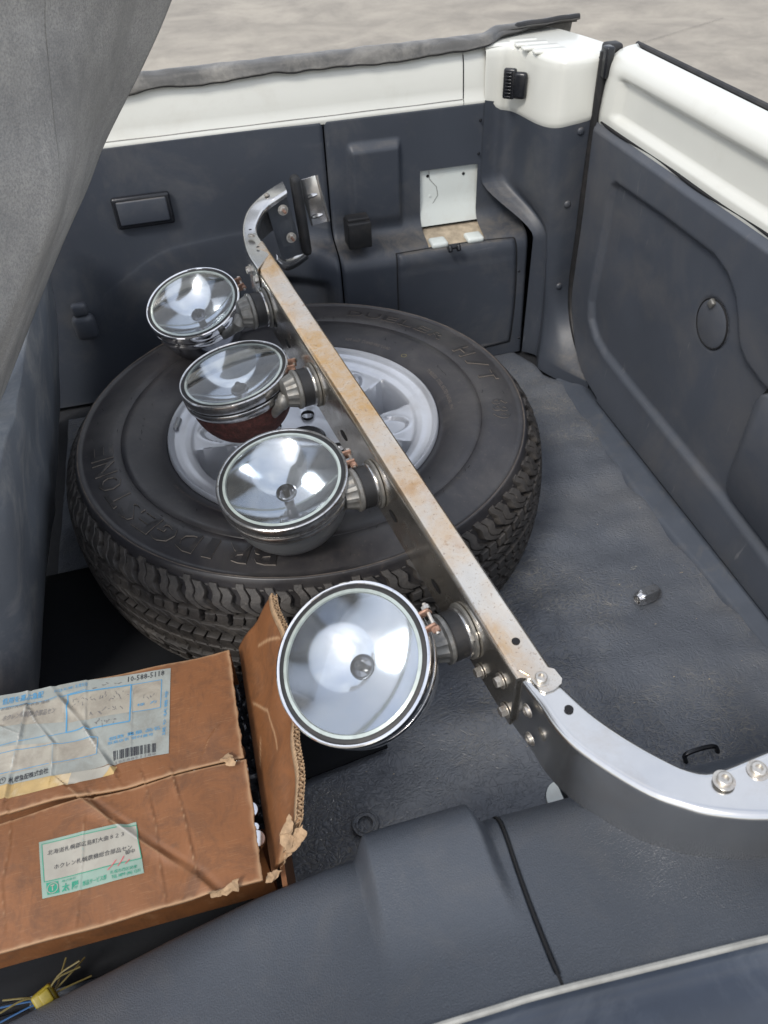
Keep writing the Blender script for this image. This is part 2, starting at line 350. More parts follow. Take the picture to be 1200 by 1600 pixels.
def glassmat(name, tint, refl, thick):
    m = bpy.data.materials.new(name); m.use_nodes = True; nt = m.node_tree; N = nt.nodes; L = nt.links
    N.remove(N['Principled BSDF']); out = N['Material Output']
    tr = N.new('ShaderNodeBsdfTransparent'); tr.inputs[0].default_value = (*tint, 1)
    gl = N.new('ShaderNodeBsdfGlossy'); gl.inputs['Roughness'].default_value = .02
    fr = N.new('ShaderNodeFresnel'); fr.inputs[0].default_value = 1.5
    mr = N.new('ShaderNodeMath'); mr.operation = 'MULTIPLY_ADD'; mr.inputs[1].default_value = 1.6; mr.inputs[2].default_value = refl; L.new(fr.outputs[0], mr.inputs[0])
    df = N.new('ShaderNodeBsdfDiffuse'); df.inputs[0].default_value = (.5, .5, .47, 1)
    mx = N.new('ShaderNodeMixShader'); L.new(mr.outputs[0], mx.inputs[0]); L.new(tr.outputs[0], mx.inputs[1]); L.new(gl.outputs[0], mx.inputs[2])
    m2 = N.new('ShaderNodeMixShader'); nz = N.new('ShaderNodeTexNoise'); nz.inputs['Scale'].default_value = 35; nz.inputs['Detail'].default_value = 8; nz.inputs['Roughness'].default_value = .7
    tc = N.new('ShaderNodeTexCoord'); L.new(tc.outputs['Object'], nz.inputs['Vector'])
    rp = N.new('ShaderNodeMapRange'); rp.inputs[1].default_value = .45; rp.inputs[2].default_value = .8; rp.inputs[3].default_value = thick; rp.inputs[4].default_value = thick+.12; L.new(nz.outputs[0], rp.inputs[0])
    L.new(rp.outputs[0], m2.inputs[0]); L.new(mx.outputs[0], m2.inputs[1]); L.new(df.outputs[0], m2.inputs[2]); L.new(m2.outputs[0], out.inputs[0])
    return m
M['glass'] = glassmat('lens_glass', (.97, .985, .98), .03, .055)
M['glass_edge'] = mat('greenish_glass_edge', (.42, .47, .44), .15, .2, var=.15, vscale=80, coat=.6)

# ------------------------------------------------------------------ ground
GZ = -.66
n = 60; xs = np.concatenate([-np.geomspace(600, 2, 25), np.linspace(-1.6, 1.6, 10), np.geomspace(2, 600, 25)]); xs.sort()
ys = xs
vs = [(x, y, GZ+.004*noise.noise(Vector((x*.7, y*.7, 0)))) for x in xs for y in ys]
pmesh('ground', vs, gridf(60, 60), M['concrete'], None, kind='structure')
bm = bmesh.new()      # expansion joints in the yard slab
for (a, b) in ((P(860, 110, z=GZ+.007), P(1130, 28, z=GZ+.007)),):
    t = (b-a).normalized(); s = Vector((-t.y, t.x, 0))*.002
    v = [bm.verts.new(q) for q in (a-s, a+s, b+s, b-s)]; bm.faces.new(v)
obj_bm('slab_joint', bm, M['blackhole'], None, kind='structure')

# ------------------------------------------------------------------ vehicle
car = thing('off_road_vehicle', 'open rear load bay of a white off-road vehicle lined with dark grey plastic trim', 'vehicle', (.2, .85, GZ))
FLX0, FLX1 = -.62, .735
# floor pan under the mat
pmesh('floor_pan', [(FLX0, .02, -.012), (.76, .02, -.012), (.76, 1.6, -.012), (FLX0, 1.6, -.012)], [(0, 1, 2, 3)], M['carpet'], car)
# outer shell, so the vehicle has a body from outside
def quadbox(name, x0, x1, y0, y1, z0, z1, m, parent, bev=.01):
    bm = bmesh.new(); box_bm(bm, ((x0+x1)/2, (y0+y1)/2, (z0+z1)/2), x1-x0, y1-y0, z1-z0, None, bev); return obj_bm(name, bm, m, parent)
quadbox('body_side', -1.2, .80, 1.566, 1.578, -.35, .595, M['white'], car)

# ---- far side trim: surface y(x,s), z(x,s)
YW = 1.53
def armp(x):
    D = .006*sm(-.32, -.05, x)+.082*sm(.13, .27, x)
    zt = .315+.015*np.exp(-((x-.08)/.14)**2)-.035*sm(.1, .27, x)-.12*sm(-.05, -.34, x)
    return D, zt
prof_cache = {}
def sideA(x, s):
    """s: 0 = top edge (z .52) .. 1 = floor"""
    s = float(s); D, zt = armp(x); D = float(D); zt = float(zt)
    k = [Vector((YW, .52, 0)), Vector((YW, zt+.012, 0)), Vector((YW-D*.85, zt-.010, 0)), Vector((YW-D-.004, 0, 0))]
    rad = .028+.07*(1-float(sm(.10, .25, x)))
    # polyline with quadratic rounded corners sampled by fixed s knots
    def corner(a, b, c, r):
        d1 = (a-b); d2 = (c-b); r1 = min(r, d1.length*.45); r2 = min(r, d2.length*.45)
        return b+d1.normalized()*r1, b+d2.normalized()*r2
    A0, A1 = corner(k[0], k[1], k[2], rad); B0, B1 = corner(k[1], k[2], k[3], rad)
    if s < .38: q = k[0].lerp(A0, s/.38)
    elif s < .46: t = (s-.38)/.08; q = (1-t)**2*A0+2*t*(1-t)*k[1]+t*t*A1
    elif s < .54: q = A1.lerp(B0, (s-.46)/.08)
    elif s < .64: t = (s-.54)/.10; q = (1-t)**2*B0+2*t*(1-t)*k[2]+t*t*B1
    else: q = B1.lerp(k[3], (s-.64)/.36)
    y, z = q.x, q.y
    # raised pad (column) above the arch
    pad = float(sm(.298, .310, x)*(1-sm(.398, .410, x))*(1-sm(.455, .475, z))*sm(.29, .33, z))
    y -= .012*pad
    # small boxed step on the arch left of the seam
    st = float(sm(.13, .15, x)*(1-sm(.225, .24, x))*(1-sm(.20, .235, z)))
    y += .03*st
    return y, z
def sheetA(name, x0, x1, nx, ns, parent, s0=0, s1=1, off=0, hole=None, lip=True):
    vs = []; sv = np.linspace(s0, s1, ns)
    for i in range(nx):
        x = x0+(x1-x0)*i/(nx-1)
        for j in range(ns):
            y, z = sideA(x, sv[j])
            if lip:
                e = min(i, nx-1-i)*(x1-x0)/(nx-1)
                if e < .004: y += .005*(1-e/.004)
                if j == 0: y += .004
            vs.append((x, y-off, z))
    fs = gridf(nx, ns)
    if hole: fs = [f for f in fs if not hole(sum(vs[k][0] for k in f)/4, sum(vs[k][2] for k in f)/4, sum(vs[k][1] for k in f)/4)]
    return pmesh(name, vs, fs, M['trim'], parent, sharp=60)
side = pmesh('side_trim', [(FLX0, 1.56, -.01), (.76, 1.56, -.01), (.76, 1.56, .50), (FLX0, 1.56, .50)], [(0, 3, 2, 1)], M['blackhole'], car)
front = sheetA('front_trim_panel', FLX0, .2565, 180, 110, side)
HX0, HX1, HZ1 = .447, .570, .402
hole = lambda x, z, y: HX0 < x < HX1 and z < HZ1 and (y > 1.468 and z > .26)
rear = sheetA('wheel_arch_panel', .2595, .664, 150, 150, side, hole=hole)
# white body seen through the cut-out: plate, shelf, two raised pads, screw holes
def patch(name, pts, m, parent, thick=.0):
    return pmesh(name, pts, [tuple(range(len(pts)))], m, parent, smooth=False)
bp = []
for i in range(9):
    z = .41-.12*i/8; y = 1.538-(.0 if i < 6 else .012*(i-5)/3)
    bp += [(HX0-.02, y, z), (HX1+.02, y, z)]
plate = pmesh('bare_body_plate', bp, [(2*i, 2*i+1, 2*i+3, 2*i+2) for i in range(8)], M['white_in'], side)
pmesh('dusty_ledge', [(HX0-.02, 1.535, .283), (HX1+.02, 1.535, .283), (HX1+.02, 1.464, .2685), (HX0-.02, 1.464, .2685)], [(0, 1, 2, 3)], M['dusty'], side)
for xx in (.470, .548):
    bm = bmesh.new(); box_bm(bm, (xx, 1.477, .274), .036, .034, .012, None, .005); obj_bm('white_pad', bm, M['white_in'], side)
for (a, b) in ((668, 275), (724, 271)):
    q = P(a, b, y=1.5375); lathe_obj('screw_hole', [(0, .0006), (.0032, .0006)], q, (0, -1, 0), M['blackhole'], plate, 14)
q = P(672, 306, y=1.5375); lathe_obj('dimple', [(0, .001), (.0022, .0008), (.0026, 0)], q, (0, -1, 0), M['white_in'], plate, 14)
def strip_path(name, pts, wdt, nrm, m, parent, h=.0):
    bm = bmesh.new(); pts = [Vector(p) for p in pts]; nrm = Vector(nrm); prev = None
    for i, p in enumerate(pts):
        t = (pts[min(i+1, len(pts)-1)]-pts[max(i-1, 0)]).normalized(); s = t.cross(nrm).normalized()*wdt/2
        a = bm.verts.new(p-s+nrm*h); b = bm.verts.new(p+s+nrm*h)
        if prev: bm.faces.new((prev[0], prev[1], b, a))
        prev = (a, b)
    return obj_bm(name, bm, m, parent)
strip_path('seal_line', [P(a, b, y=1.5372) for a, b in ((670, 266), (671, 280), (682, 292), (684, 305), (676, 318), (675, 336))], .0011, (0, -1, 0), M['zinc'], plate)
strip_path('seal_line', [P(a, b, y=1.5372) for a, b in ((655, 341), (740, 334))], .0011, (0, -1, 0), M['zinc'], plate)
# storage lid on the arch: proud rounded panel over a dark gap
def lid(x0, x1, s0, s1, grow, off, m, name, parent, skirt=.004):
    nx, ns = 60, 60; vs = []; idx = {}
    R = .16
    def co(i, j):
        u = i/(nx-1); v = j/(ns-1)
        # squircle corners, larger on the right
        cu_, cv = 2*u-1, 2*v-1
        k = 1-.035*(cu_*cv)**2*(1.5 if cu_ > 0 else .6)
        x = (x0+x1)/2+cu_*k*((x1-x0)/2+grow); s = (s0+s1)/2+cv*k*((s1-s0)/2+grow*1.6)
        y, z = sideA(x, min(s, 1)); e = min(u, 1-u, v, 1-v)
        o = off*min(1, (e/.03)**.6)
        sl = .35 if (.52 < s < .66) else 0
        return (x, y-o*(1-sl*.5), z+o*sl)
    vs = [co(i, j) for i in range(nx) for j in range(ns)]
    return pmesh(name, vs, gridf(nx, ns), m, parent, sharp=60)
lid(.374, .640, .575, .965, .0022, .0018, M['blackhole'], 'lid_gap', rear)
ld = lid(.374, .640, .575, .965, 0, .0062, M['trim'], 'storage_lid', rear)
q = P(709, 386, y=1.436)
bm = bmesh.new(); Rz = Matrix.Rotation(math.radians(-30), 3, 'X')
box_bm(bm, q+Vector((0, .002, .0)), .026, .016, .010, Rz, .003); box_bm(bm, q+Vector((-.009, -.004, -.001)), .008, .012, .014, Rz, .003); box_bm(bm, q+Vector((.009, -.004, -.001)), .008, .012, .014, Rz, .003)
obj_bm('lid_catch', bm, M['blackgloss'], ld)
# foam block fixed above the arch
q = P(559, 362, y=1.475); bm = bmesh.new(); box_bm(bm, q, .048, .045, .052, None, .003); box_bm(bm, q+Vector((0, 0, .028)), .044, .028, .008, None, .002)
obj_bm('foam_block', bm, M['black'], side)
# ashtray / recess cover on front panel
q = (P(178, 312, y=1.522)+P(270, 352, y=1.522))/2; q = P(224, 329, y=1.522)
bm = bmesh.new(); box_bm(bm, q, .108, .012, .060, None, .005); rc = obj_bm('cubby_frame', bm, M['blackgloss'], front)
bm = bmesh.new(); box_bm(bm, q+Vector((0, -.006, .001)), .092, .006, .044, None, .0025); obj_bm('cubby_cover', bm, M['trim'], front)
# seat belt anchor cover at the left
q = P(143, 512, y=1.50); bm = bmesh.new(); box_bm(bm, q+Vector((-.012, .008, 0)), .045, .026, .055, None, .012); box_bm(bm, q+Vector((-.012, .006, .040)), .032, .018, .028, None, .008)
obj_bm('belt_anchor_cover', bm, M['gate_trim'], front)
# ---- corner pillar (lofted in plan)
def yl(z):
    if z >= .19: return 1.378
    t = min(1, (.19-z)/.158); return 1.378-.19*(1-math.sqrt(max(0, 1-t*t)))
Btop = P(862, 182, z=.52); Gtop = P(930, 172, z=.52)
def plan(z, t):
    z = float(z); t = float(t)
    f = float(sm(.375, .275, z)); g = float(sm(.14, -.01, z))**1.5
    L = Vector((.577+.086*f, 1.527-.095*f-.0*g, 0))
    B = Vector((Btop.x+.006, Btop.y, 0)).lerp(Vector((.693, 1.388, 0)), float(sm(.5, .0, z))); B = B.lerp(Vector((.668, 1.345, 0)), g)
    G = Vector((.737, yl(z)+.013, 0)) if z > .03 else Vector((.734, 1.235, 0))
    # left leg (L->B) gently concave, then rounded bulge, then B->G
    sh = 1-f*.6
    ctrl = [L, L+Vector((.028, .001, 0))*sh+(B-L)*.2*(1-sh), L+Vector((.056, -.012, 0))*sh+(B-L)*.45*(1-sh), L.lerp(B, .72)+Vector((.010, .004, 0)), B+Vector((.004, .004, 0)), B.lerp(G, .45)+Vector((0, -.003, 0)), G]
    # de Casteljau-free: piecewise catmull
    n_ = len(ctrl)-1; u = float(t)*n_; i = min(int(u), n_-1); u -= i
    q = lambda k: ctrl[max(0, min(n_, k))]
    a, b, c, d = q(i-1), q(i), q(i+1), q(i+2)
    return .5*((2*b)+(c-a)*u+(2*a-5*b+4*c-d)*u*u+(3*b-a-3*c+d)*u**3)
zs = np.concatenate([np.linspace(.522, .04, 50), np.linspace(.03, .002, 8)]); vs = []
for t in np.linspace(0, 1, 60):
    for z in zs:
        q = plan(z, t); vs.append((q.x, q.y, z-.012*math.sin(math.pi*t)*(z > .5)))
pil = pmesh('corner_pillar_trim', vs, gridf(60, len(zs)), M['trim'], car, sharp=70)
def plan_n(z, t):
    a = plan(z, t-.02); b = plan(z, t+.02); d = b-a; return Vector((d.y, -d.x, 0)).normalized()
for (px, py) in ((907, 206), (887, 320), (873, 448)):
    best = None
    for t in np.linspace(.4, .98, 60):
        q0 = plan(.3, t)
        for z in np.linspace(.1, .5, 81):
            q0 = plan(z, t); v = Vector((q0.x, q0.y, z)); d = np.array(v)-np.array([0, 0, CAM_H]); k = d@fw
            e = (600+F_PX*(d@cr)/k-px)**2+(800-F_PX*(d@cu)/k-py)**2
            if best is None or e < best[0]: best = (e, v, t, z)
    nn = plan_n(best[3], best[2]); nn = nn if nn.dot(Vector((-1, -1, 0))) > 0 else -nn
    lathe_obj('trim_clip', [(0, .0035), (.004, .0035), (.0062, .002), (.0072, 0)], best[1]+nn*.0006, nn, M['trim'], pil, 20)
for (px, py) in ((751, 188), (748, 240)):
    lathe_obj('trim_screw', [(0, .002), (.002, .002), (.003, 0)], P(px, py, y=1.527), (0, -1, 0), M['blackgloss'], rear, 12)
for (px, py) in ((811, 424),(811, 528)):
    lathe_obj('trim_screw', [(0, .002), (.002, .002), (.003, 0)], P(px, py, y=1.416), (0, -1, 0), M['blackgloss'], rear, 12)

# ---- white body rail along the far side
def loft_x(name, prof, xs_, m, parent, fn=None, **k):
    vs = []
    for x in xs_:
        for (y, z) in prof:
            v = (x, y, z); vs.append(fn(*v) if fn else v)
    return pmesh(name, vs, gridf(len(xs_), len(prof)), m, parent, **k)
rail = loft_x('white_side_rail', [(1.532, .512), (1.530, .517), (1.5305, .522), (1.534, .526), (1.536, .545), (1.540, .585), (1.545, .602), (1.552, .609), (1.560, .611), (1.570, .609), (1.576, .60), (1.577, .55)], np.linspace(-1.2, .5345, 60), M['white'], car, sharp=50)
rail2 = loft_x('white_corner_panel', [(1.532, .512), (1.530, .517), (1.5305, .522), (1.534, .526), (1.536, .545), (1.540, .585), (1.545, .602), (1.552, .609), (1.560, .611), (1.570, .609), (1.576, .60), (1.577, .55)], np.linspace(.5358, .579, 12), M['white'], car, sharp=50)
tube_obj('grime_line', [(x, 1.5335, .5255+.0004*math.sin(x*40)) for x in np.linspace(-1.1, .533, 60)], .0011, M['zinc'], rail, 5)
tube_obj('panel_joint', [(.5351, y_, z_) for y_, z_ in ((1.5345, .527), (1.5355, .545), (1.5395, .585), (1.544, .600))], .0011, M['blackhole'], rail, 5)
# corner cap: inner wall follows pillar plan, ribbed top
vs = []; nt_ = 70; zz = [.508, .512, .518, .53, .56, .59, .602, .607, .609]; off = [.0, -.002, -.003, -.002, 0, 0, .0005, .0022, .006]
for t in np.linspace(0, 1, nt_):
    for z, o_ in zip(zz, off):
        q = plan(.52, t); nn = plan_n(.52, min(max(t, .02), .98)); nn = nn if nn.dot(Vector((-1, -1, 0))) > 0 else -nn
        q = q-nn*o_+Vector((0, .007, 0))*max(0, 1-t*5); dip = .012*math.sin(math.pi*t)*(z < .54)
        vs.append((q.x+.0, q.y, z-dip))
cap = pmesh('white_corner_cap', vs, gridf(nt_, len(zz)), M['white'], car, sharp=60)
vs = []; nv = 60
for i, t in enumerate(np.linspace(0, 1, nt_)):
    q = plan(.52, t); nn = plan_n(.52, min(max(t, .02), .98)); nn = nn if nn.dot(Vector((-1, -1, 0))) > 0 else -nn; q = q-nn*.006
    outer = Vector((.56+.23*t, 1.625, 0)) if t < .75 else Vector((.7325+.058*(t-.75)/.25, 1.625-.20*((t-.75)/.25)**1.5, 0))
    for j in range(nv):
        v = j/(nv-1); k = q.lerp(outer, v)
        rib = 0
        m_ = float(sm(.15, .22, t)*sm(.02, .10, v)*(1-sm(.75, .85, v))*(1-sm(.74, .755, k.x)))
        vs.append((k.x, k.y, .609+rib*m_+.004*float(sm(0, .12, v))))
pmesh('ribbed_cap_top', vs, gridf(nt_, nv), M['white'], cap, sharp=60)
for k in range(4):
    bm = bmesh.new(); box_bm(bm, (.672-.006*k, 1.462+.029*k, .6112),   .070-.008*abs(k-1), .018, .0060, Matrix.Rotation(-.06, 3, 'Z'), .0026); obj_bm('raised_rib', bm, M['white'], cap)
# seam line of cap
# black striker on the cap
q = P(806, 131, y=1.49); R_ = Matrix.Rotation(math.radians(-38), 3, 'Z')
bm = bmesh.new(); box_bm(bm, q+Vector((-.010, .006, 0)), .024, .012, .052, R_, .004); st = obj_bm('latch_striker', bm, M['blackgloss'], cap)
bm = bmesh.new(); box_bm(bm, q+Vector((.006, -.006, -.002)), .026, .014, .046, R_, .006); obj_bm('latch_cover', bm, M['blackgloss'], cap)
bm = bmesh.new()
for k in range(8): box_bm(bm, q+Vector((-.015, -.001, .020-.0057*k)), .012, .007, .003, R_, .001)
obj_bm('latch_ribs', bm, M['blackgloss'], cap)
# ---- tailgate
gate = pmesh('tailgate', [(.80, -.4, -.35), (.80, 1.41, -.35), (.80, 1.41, .60), (.80, -.4, .60)], [(0, 1, 2, 3)], M['white'], car, smooth=False)
XG = .735
def yl(z):
    if z >= .19: return 1.378
    t = min(1, (.19-z)/.158); return 1.378-.19*(1-math.sqrt(max(0, 1-t*t)))
def sdpoly(px, pz, poly):
    d = np.full(px.shape, 1e9); s = np.ones(px.shape); n_ = len(poly)
    for i in range(n_):
        a = poly[i]; b = poly[i-1]; ex, ez = b[0]-a[0], b[1]-a[1]; wx, wz = px-a[0], pz-a[1]
        t = np.clip((wx*ex+wz*ez)/(ex*ex+ez*ez), 0, 1); d = np.minimum(d, (wx-ex*t)**2+(wz-ez*t)**2)
        c = [pz >= a[1], pz < b[1], ex*wz > ez*wx]; al = c[0] & c[1] & c[2]; no = ~c[0] & ~c[1] & ~c[2]
        s = np.where(al | no, -s, s)
    return s*np.sqrt(d)
REC = [(1.262, .440), (1.10, .446), (.945, .447), (.905, .436), (.875, .415), (.855, .385), (.838, .355), (.815, .34), (.77, .33), (.2, .33), (.2, .085), (.629, .092), (.771, .102), (.909, .106), (1.10, .112), (1.20, .117), (1.245, .128), (1.280, .155), (1.292, .19), (1.290, .25), (1.280, .40), (1.275, .43)]
POK = [(.775, .335), (.772, .14), (.763, .128), (.62, .112), (.2, .105), (.2, .335)]
ny, nz = 330, 150
zz = np.linspace(.0125, .508, nz); vs = []
Yg = np.zeros((ny, nz)); Zg = np.zeros((ny, nz))
for j, z in enumerate(zz):
    a = yl(z); Yg[:, j] = a+(.25-a)*np.linspace(0, 1, ny)**1.0; Zg[:, j] = z
Zg = Zg-.0*Yg
sdr = sdpoly(Yg, Zg, REC); sdp = sdpoly(Yg, Zg, POK)
Xg = XG+.011*(1-sm(-.010, .004, sdr))-0*sdp
edge = np.minimum(np.minimum((np.vectorize(yl)(Zg)-Yg), Zg-.0125), .508-Zg)
Xg = Xg+.010*(1-sm(0, .010, edge))-.004*sm(.3, .5, Zg)+.010*(1-sm(.03, .12, Zg))*-1
CY, CZ, CR = .921, .341, .0395
dc = np.hypot(Yg-CY, Zg-CZ); Xg = Xg+.004*np.exp(-((dc-CR)/.002)**2)
gt = pmesh('tailgate_trim', [(Xg[i, j], Yg[i, j], Zg[i, j]) for i in range(ny) for j in range(nz)], gridf(ny, nz), M['gate_trim'], gate, sharp=60)
PK = [(.20, .325), (.752, .325), (.762, .318), (.768, .300), (.769, .150), (.764, .134), (.750, .124), (.60, .112), (.20, .104)]
bm = bmesh.new(); rr0 = [bm.verts.new((XG+.0135, y, z)) for y, z in PK]; ctr = (.45, .22)
rr1 = [bm.verts.new((XG-.001, ctr[0]+(y-ctr[0])*.996, ctr[1]+(z-ctr[1])*.985)) for y, z in PK]; rr2 = [bm.verts.new((XG-.0035, ctr[0]+(y-ctr[0])*.985, ctr[1]+(z-ctr[1])*.955)) for y, z in PK]
for A_, B_ in ((rr0, rr1), (rr1, rr2)):
    for k in range(len(PK)): bm.faces.new((A_[k], A_[(k+1) % len(PK)], B_[(k+1) % len(PK)], B_[k]))
bm.faces.new(rr2); obj_bm('storage_pocket', bm, M['gate_trim'], gt, deg=50, label='raised pocket panel at the right of the tailgate trim')
tube_obj('pocket_gap', [(XG+.0105, y+.0012, z+(.002 if z > .2 else -.002)) for y, z in PK], .0028, M['blackhole'], gt, 6)
tube_obj('cover_gap', [(XG+.0098, CY+.0392*math.cos(a), CZ+.0392*math.sin(a)) for a in np.linspace(0, 2*math.pi, 60)], .0013, M['blackhole'], gt, 6)
lathe_obj('access_cover', [(0, .0045), (.034, .0045), (.0378, .003), (.0385, -.001)], (XG+.0125, CY, CZ), (-1, 0, 0), M['gate_trim'], gt, 56, label='round access cover in the tailgate trim')
bm = bmesh.new(); q = P(1112, 474, x=XG+.006); box_bm(bm, q, .008, .012, .014, Matrix.Rotation(.5, 3, 'X'), .003); obj_bm('cover_latch', bm, M['zinc'], gt)
# white gate shell above trim
yy = np.linspace(1.388, .2, 120); prof = [(.748, .498), (.742, .503), (.7405, .51), (.7405, .522), (.7405, .526), (.741, .530), (.741, .534), (.7415, .538), (.742, .550), (.743, .562), (.744, .575), (.7445, .584), (.745, .588), (.745, .592), (.7455, .597), (.747, .605), (.752, .615), (.760, .620), (.775, .624), (.792, .626), (.806, .62), (.810, .60), (.81, .3)]
vs = []
for y in yy:
    e = 1.388-y; rd = .012*(1-math.sqrt(max(0, 1-((.03-e)/.03)**2))) if e < .03 else 0
    rec = float(sm(.055, .075, e))
    for (x, z) in prof:
        h = .012*float(sm(.524, .534, z)*(1-sm(.586, .594, z)))*rec if x < .76 else 0
        if x < .8: x2 = x+rd+h
        else: x2 = x
        vs.append((x2, y, z))
shell = pmesh('white_gate_shell', vs, gridf(len(yy), len(prof)), M['white'], gate, sharp=70)
tube_obj('gate_edge_gasket', [(.811, y, .622) for y in np.linspace(1.40, .1, 30)], .005, M['black'], gate)
q = [(.741, y, .512+.0015*math.sin(y*23)) for y in np.linspace(1.36, .2, 60)]
tube_obj('trim_edge_gap', q, [.0022+.0012*math.sin(k*.5) for k in range(60)], M['blackhole'], gate, 6)
# gasket between pillar and gate
pts = [(.742, 1.386, z) for z in np.linspace(.62, .2, 20)]+[(.741, yl(z)+.006, z-.004) for z in np.linspace(.18, .034, 24)]+[(.7375, y, .0135) for y in np.linspace(1.17, .2, 20)]
tube_obj('door_seal', pts, [.0085]*14+[.0075]*6+[.006]*24+[.004]*20, M['black'], car, 10)
bm = bmesh.new(); box_bm(bm, (.744, 1.378, .605), .016, .022, .05, None, .004); obj_bm('seal_end_block', bm, M['blackgloss'], car)
bm = bmesh.new(); box_bm(bm, (.765, 1.405, .618), .03, .03, .02, None, .006); obj_bm('hinge_cover', bm, M['black'], car)
pmesh('gate_backing', [(.785, 1.56, -.05), (.785, 1.56, .60), (.785, .05, .60), (.785, .05, -.05)], [(0, 1, 2, 3)], M['blackhole'], car, smooth=False)
pmesh('sill_backing', [(.60, 1.56, -.03), (.80, 1.56, -.03), (.80, .02, -.03), (.60, .02, -.03)], [(0, 1, 2, 3)], M['blackhole'], car, smooth=False)
# ---- sill strip between mat and gate
matx = lambda y: float(np.interp(y, [.2, .547, .9, 1.15, 1.284, 1.32], [.718, .711, .688, .694, .70, .695]))
vs = []
yy = np.linspace(1.30, .05, 80)
for y in yy:
    a = matx(y)-.012
    for (t, z) in ((0, -.004), (.08, .004), (.2, .0075), (.45, .010), (.6, .0145), (.72, .0155), (.85, .012), (1, .010)):
        vs.append((a+(.745-a)*t, y, z))
sill = pmesh('rear_sill_trim', vs, gridf(len(yy), 8), M['sill'], car, sharp=50)
# ---- near wheel arch (mirror side) with a moulded bump
def edge_z(x):   # height of the arch crown along x, read at its inner edge
    return float(np.interp(x, [-.6, -.42, -.28, -.17, -.08, .0, .06, .16, .30, .45, .60, .74], [-.01, .02, .10, .165, .212, .238, .247, .252, .250, .238, .215, .19]))
def archN(x, s):
    s = float(s); zt = edge_z(x); yE = .302
    k = [Vector((yE+.035, 0)), Vector((yE+.01, zt-.004)), Vector((.205, zt+.022)), Vector((.137-.05*max(0, x-.12)+.02*max(0, .1-x), zt+.070))]
    if s < .35: q = k[0].lerp(k[0].lerp(k[1], .86), s/.35)
    elif s < .6:
        t = (s-.35)/.25; a = k[0].lerp(k[1], .86); b = k[1].lerp(k[2], .40); q = (1-t)**2*a+2*t*(1-t)*k[1]+t*t*b
    else:
        t = (s-.6)/.4; b = k[1].lerp(k[2], .40); q = (1-t)**2*b+2*t*(1-t)*k[2]+t*t*k[3]
    y, z = q
    # bump
    u0_, u1_ = .026, .146
    bx = float(sm(u0_-.006, u0_+.010, x)*(1-sm(u1_-.010, u1_+.006, x))); by = float(sm(.185, .29, y))
    y += .012*bx*float(sm(.22, .29, y)); z += .022*bx*by*float(sm(zt*.15, zt*.75, z))
    g = math.exp(-((x-(.1665-.10*max(0, .30-y)))/.0018)**2); z -= .004*g*(s < .96); y -= .004*g*(s < .96)
    return y, z
xs_ = np.unique(np.concatenate([np.linspace(-.6, .76, 170), np.linspace(.145, .173, 40), np.linspace(.012, .160, 90)])); ss = np.linspace(0, 1, 90); vs = []
for x in xs_:
    for s in ss:
        y, z = archN(x, s); vs.append((x, y, z))
na = pmesh('near_wheel_arch', vs, gridf(len(xs_), 90), M['arch'], car, sharp=60)
gl = []
for s in np.linspace(.36, .99, 50):
    y, z = archN(.178, s); xx_ = .1665-.10*max(0, .30-y); y, z = archN(xx_+.008, s); gl.append((xx_, y, z-.0006))
tube_obj('arch_seam', gl, .0014, M['blackhole'], na, 6)
# near rail: pale piping then glossy panel
ep = []
for x in np.linspace(-.6, .76, 90):
    y, z = archN(x, 1); ep.append(Vector((x, y, z+.0015)))
tube_obj('edge_piping', ep, .0026, M['bead'], na, 8)
vs = []
for v in ep:
    for (dy, dz) in ((-.001, -.004), (-.006, -.014), (-.02, -.018), (-.05, -.010), (-.09, .0), (-.13, -.02), (-.16, -.08), (-.17, -.4)): vs.append((v.x, v.y+dy, v.z+dz))
pmesh('near_side_panel', vs, gridf(len(ep), 8), M['sillgloss'], car, sharp=70)
# pale metal showing at the foot of the near arch, and a dark bracket beside it
q = P(864, 1250, z=.010); bm = bmesh.new()
vs = [bm.verts.new(q+Vector((.014+.0*a, 0, 0)).lerp(Vector((-.012, 0, 0)), 0)+Vector((-.022*math.sin(a), .026*math.cos(a)-.003, 0))) for a in np.linspace(0, math.pi, 14)]
f = bm.faces.new(vs); r = bmesh.ops.extrude_face_region(bm, geom=[f]); bmesh.ops.translate(bm, verts=[v for v in r['geom'] if isinstance(v, bmesh.types.BMVert)], vec=(0, 0, -.008))
obj_bm('bare_metal_tab', bm, M['white_in'], car)
bm = bmesh.new(); box_bm(bm, q+Vector((.040, -.006, -.001)), .046, .05, .012, None, .003); obj_bm('floor_bracket', bm, M['blackgloss'], car)
# tie-down hook
q1, q2, q3, q4 = P(1072, 1192, z=.004), P(1073, 1178, z=.022), P(1115, 1166, z=.022), P(1122, 1180, z=.004)
tube_obj('tie_down_hook', spline([q1, q2, q3, q4], 6), .0032, M['blackgloss'], car, 10)

# ------------------------------------------------------------------ floor mat
nx, ny = 260, 300; vs = []
for i in range(nx):
    for j in range(ny):
        y = .20+1.27*j/(ny-1)
        x1 = matx(y); 
        if y > 1.284: x1 = float(np.interp(y, [1.284, 1.33, 1.37, 1.44, 1.47], [.70, .672, .668, .648, .63]))
        x = -.36+(x1+.36)*i/(nx-1)
        z = .0075*noise.noise(Vector((x*5, y*10, 2)))+.0042*noise.noise(Vector((x*9, y*19, 8)))+.0040*(.4+noise.noise(Vector((x*3+9, y*2, 4))))*math.sin(y*2*math.pi/.135+2.6*noise.noise(Vector((x*4, y*5, 0))))*sm(.25, .55, x)*sm(.45, .6, y)
        z += .0012*noise.noise(Vector((x*24, y*30, 5)))
        d = math.hypot(x-.56, y-.43); z += .010*math.exp(-(d/.05)**2)
        e = (x1-x); z -= .003*math.exp(-e/.006)
        vs.append((x, y, .004+z))
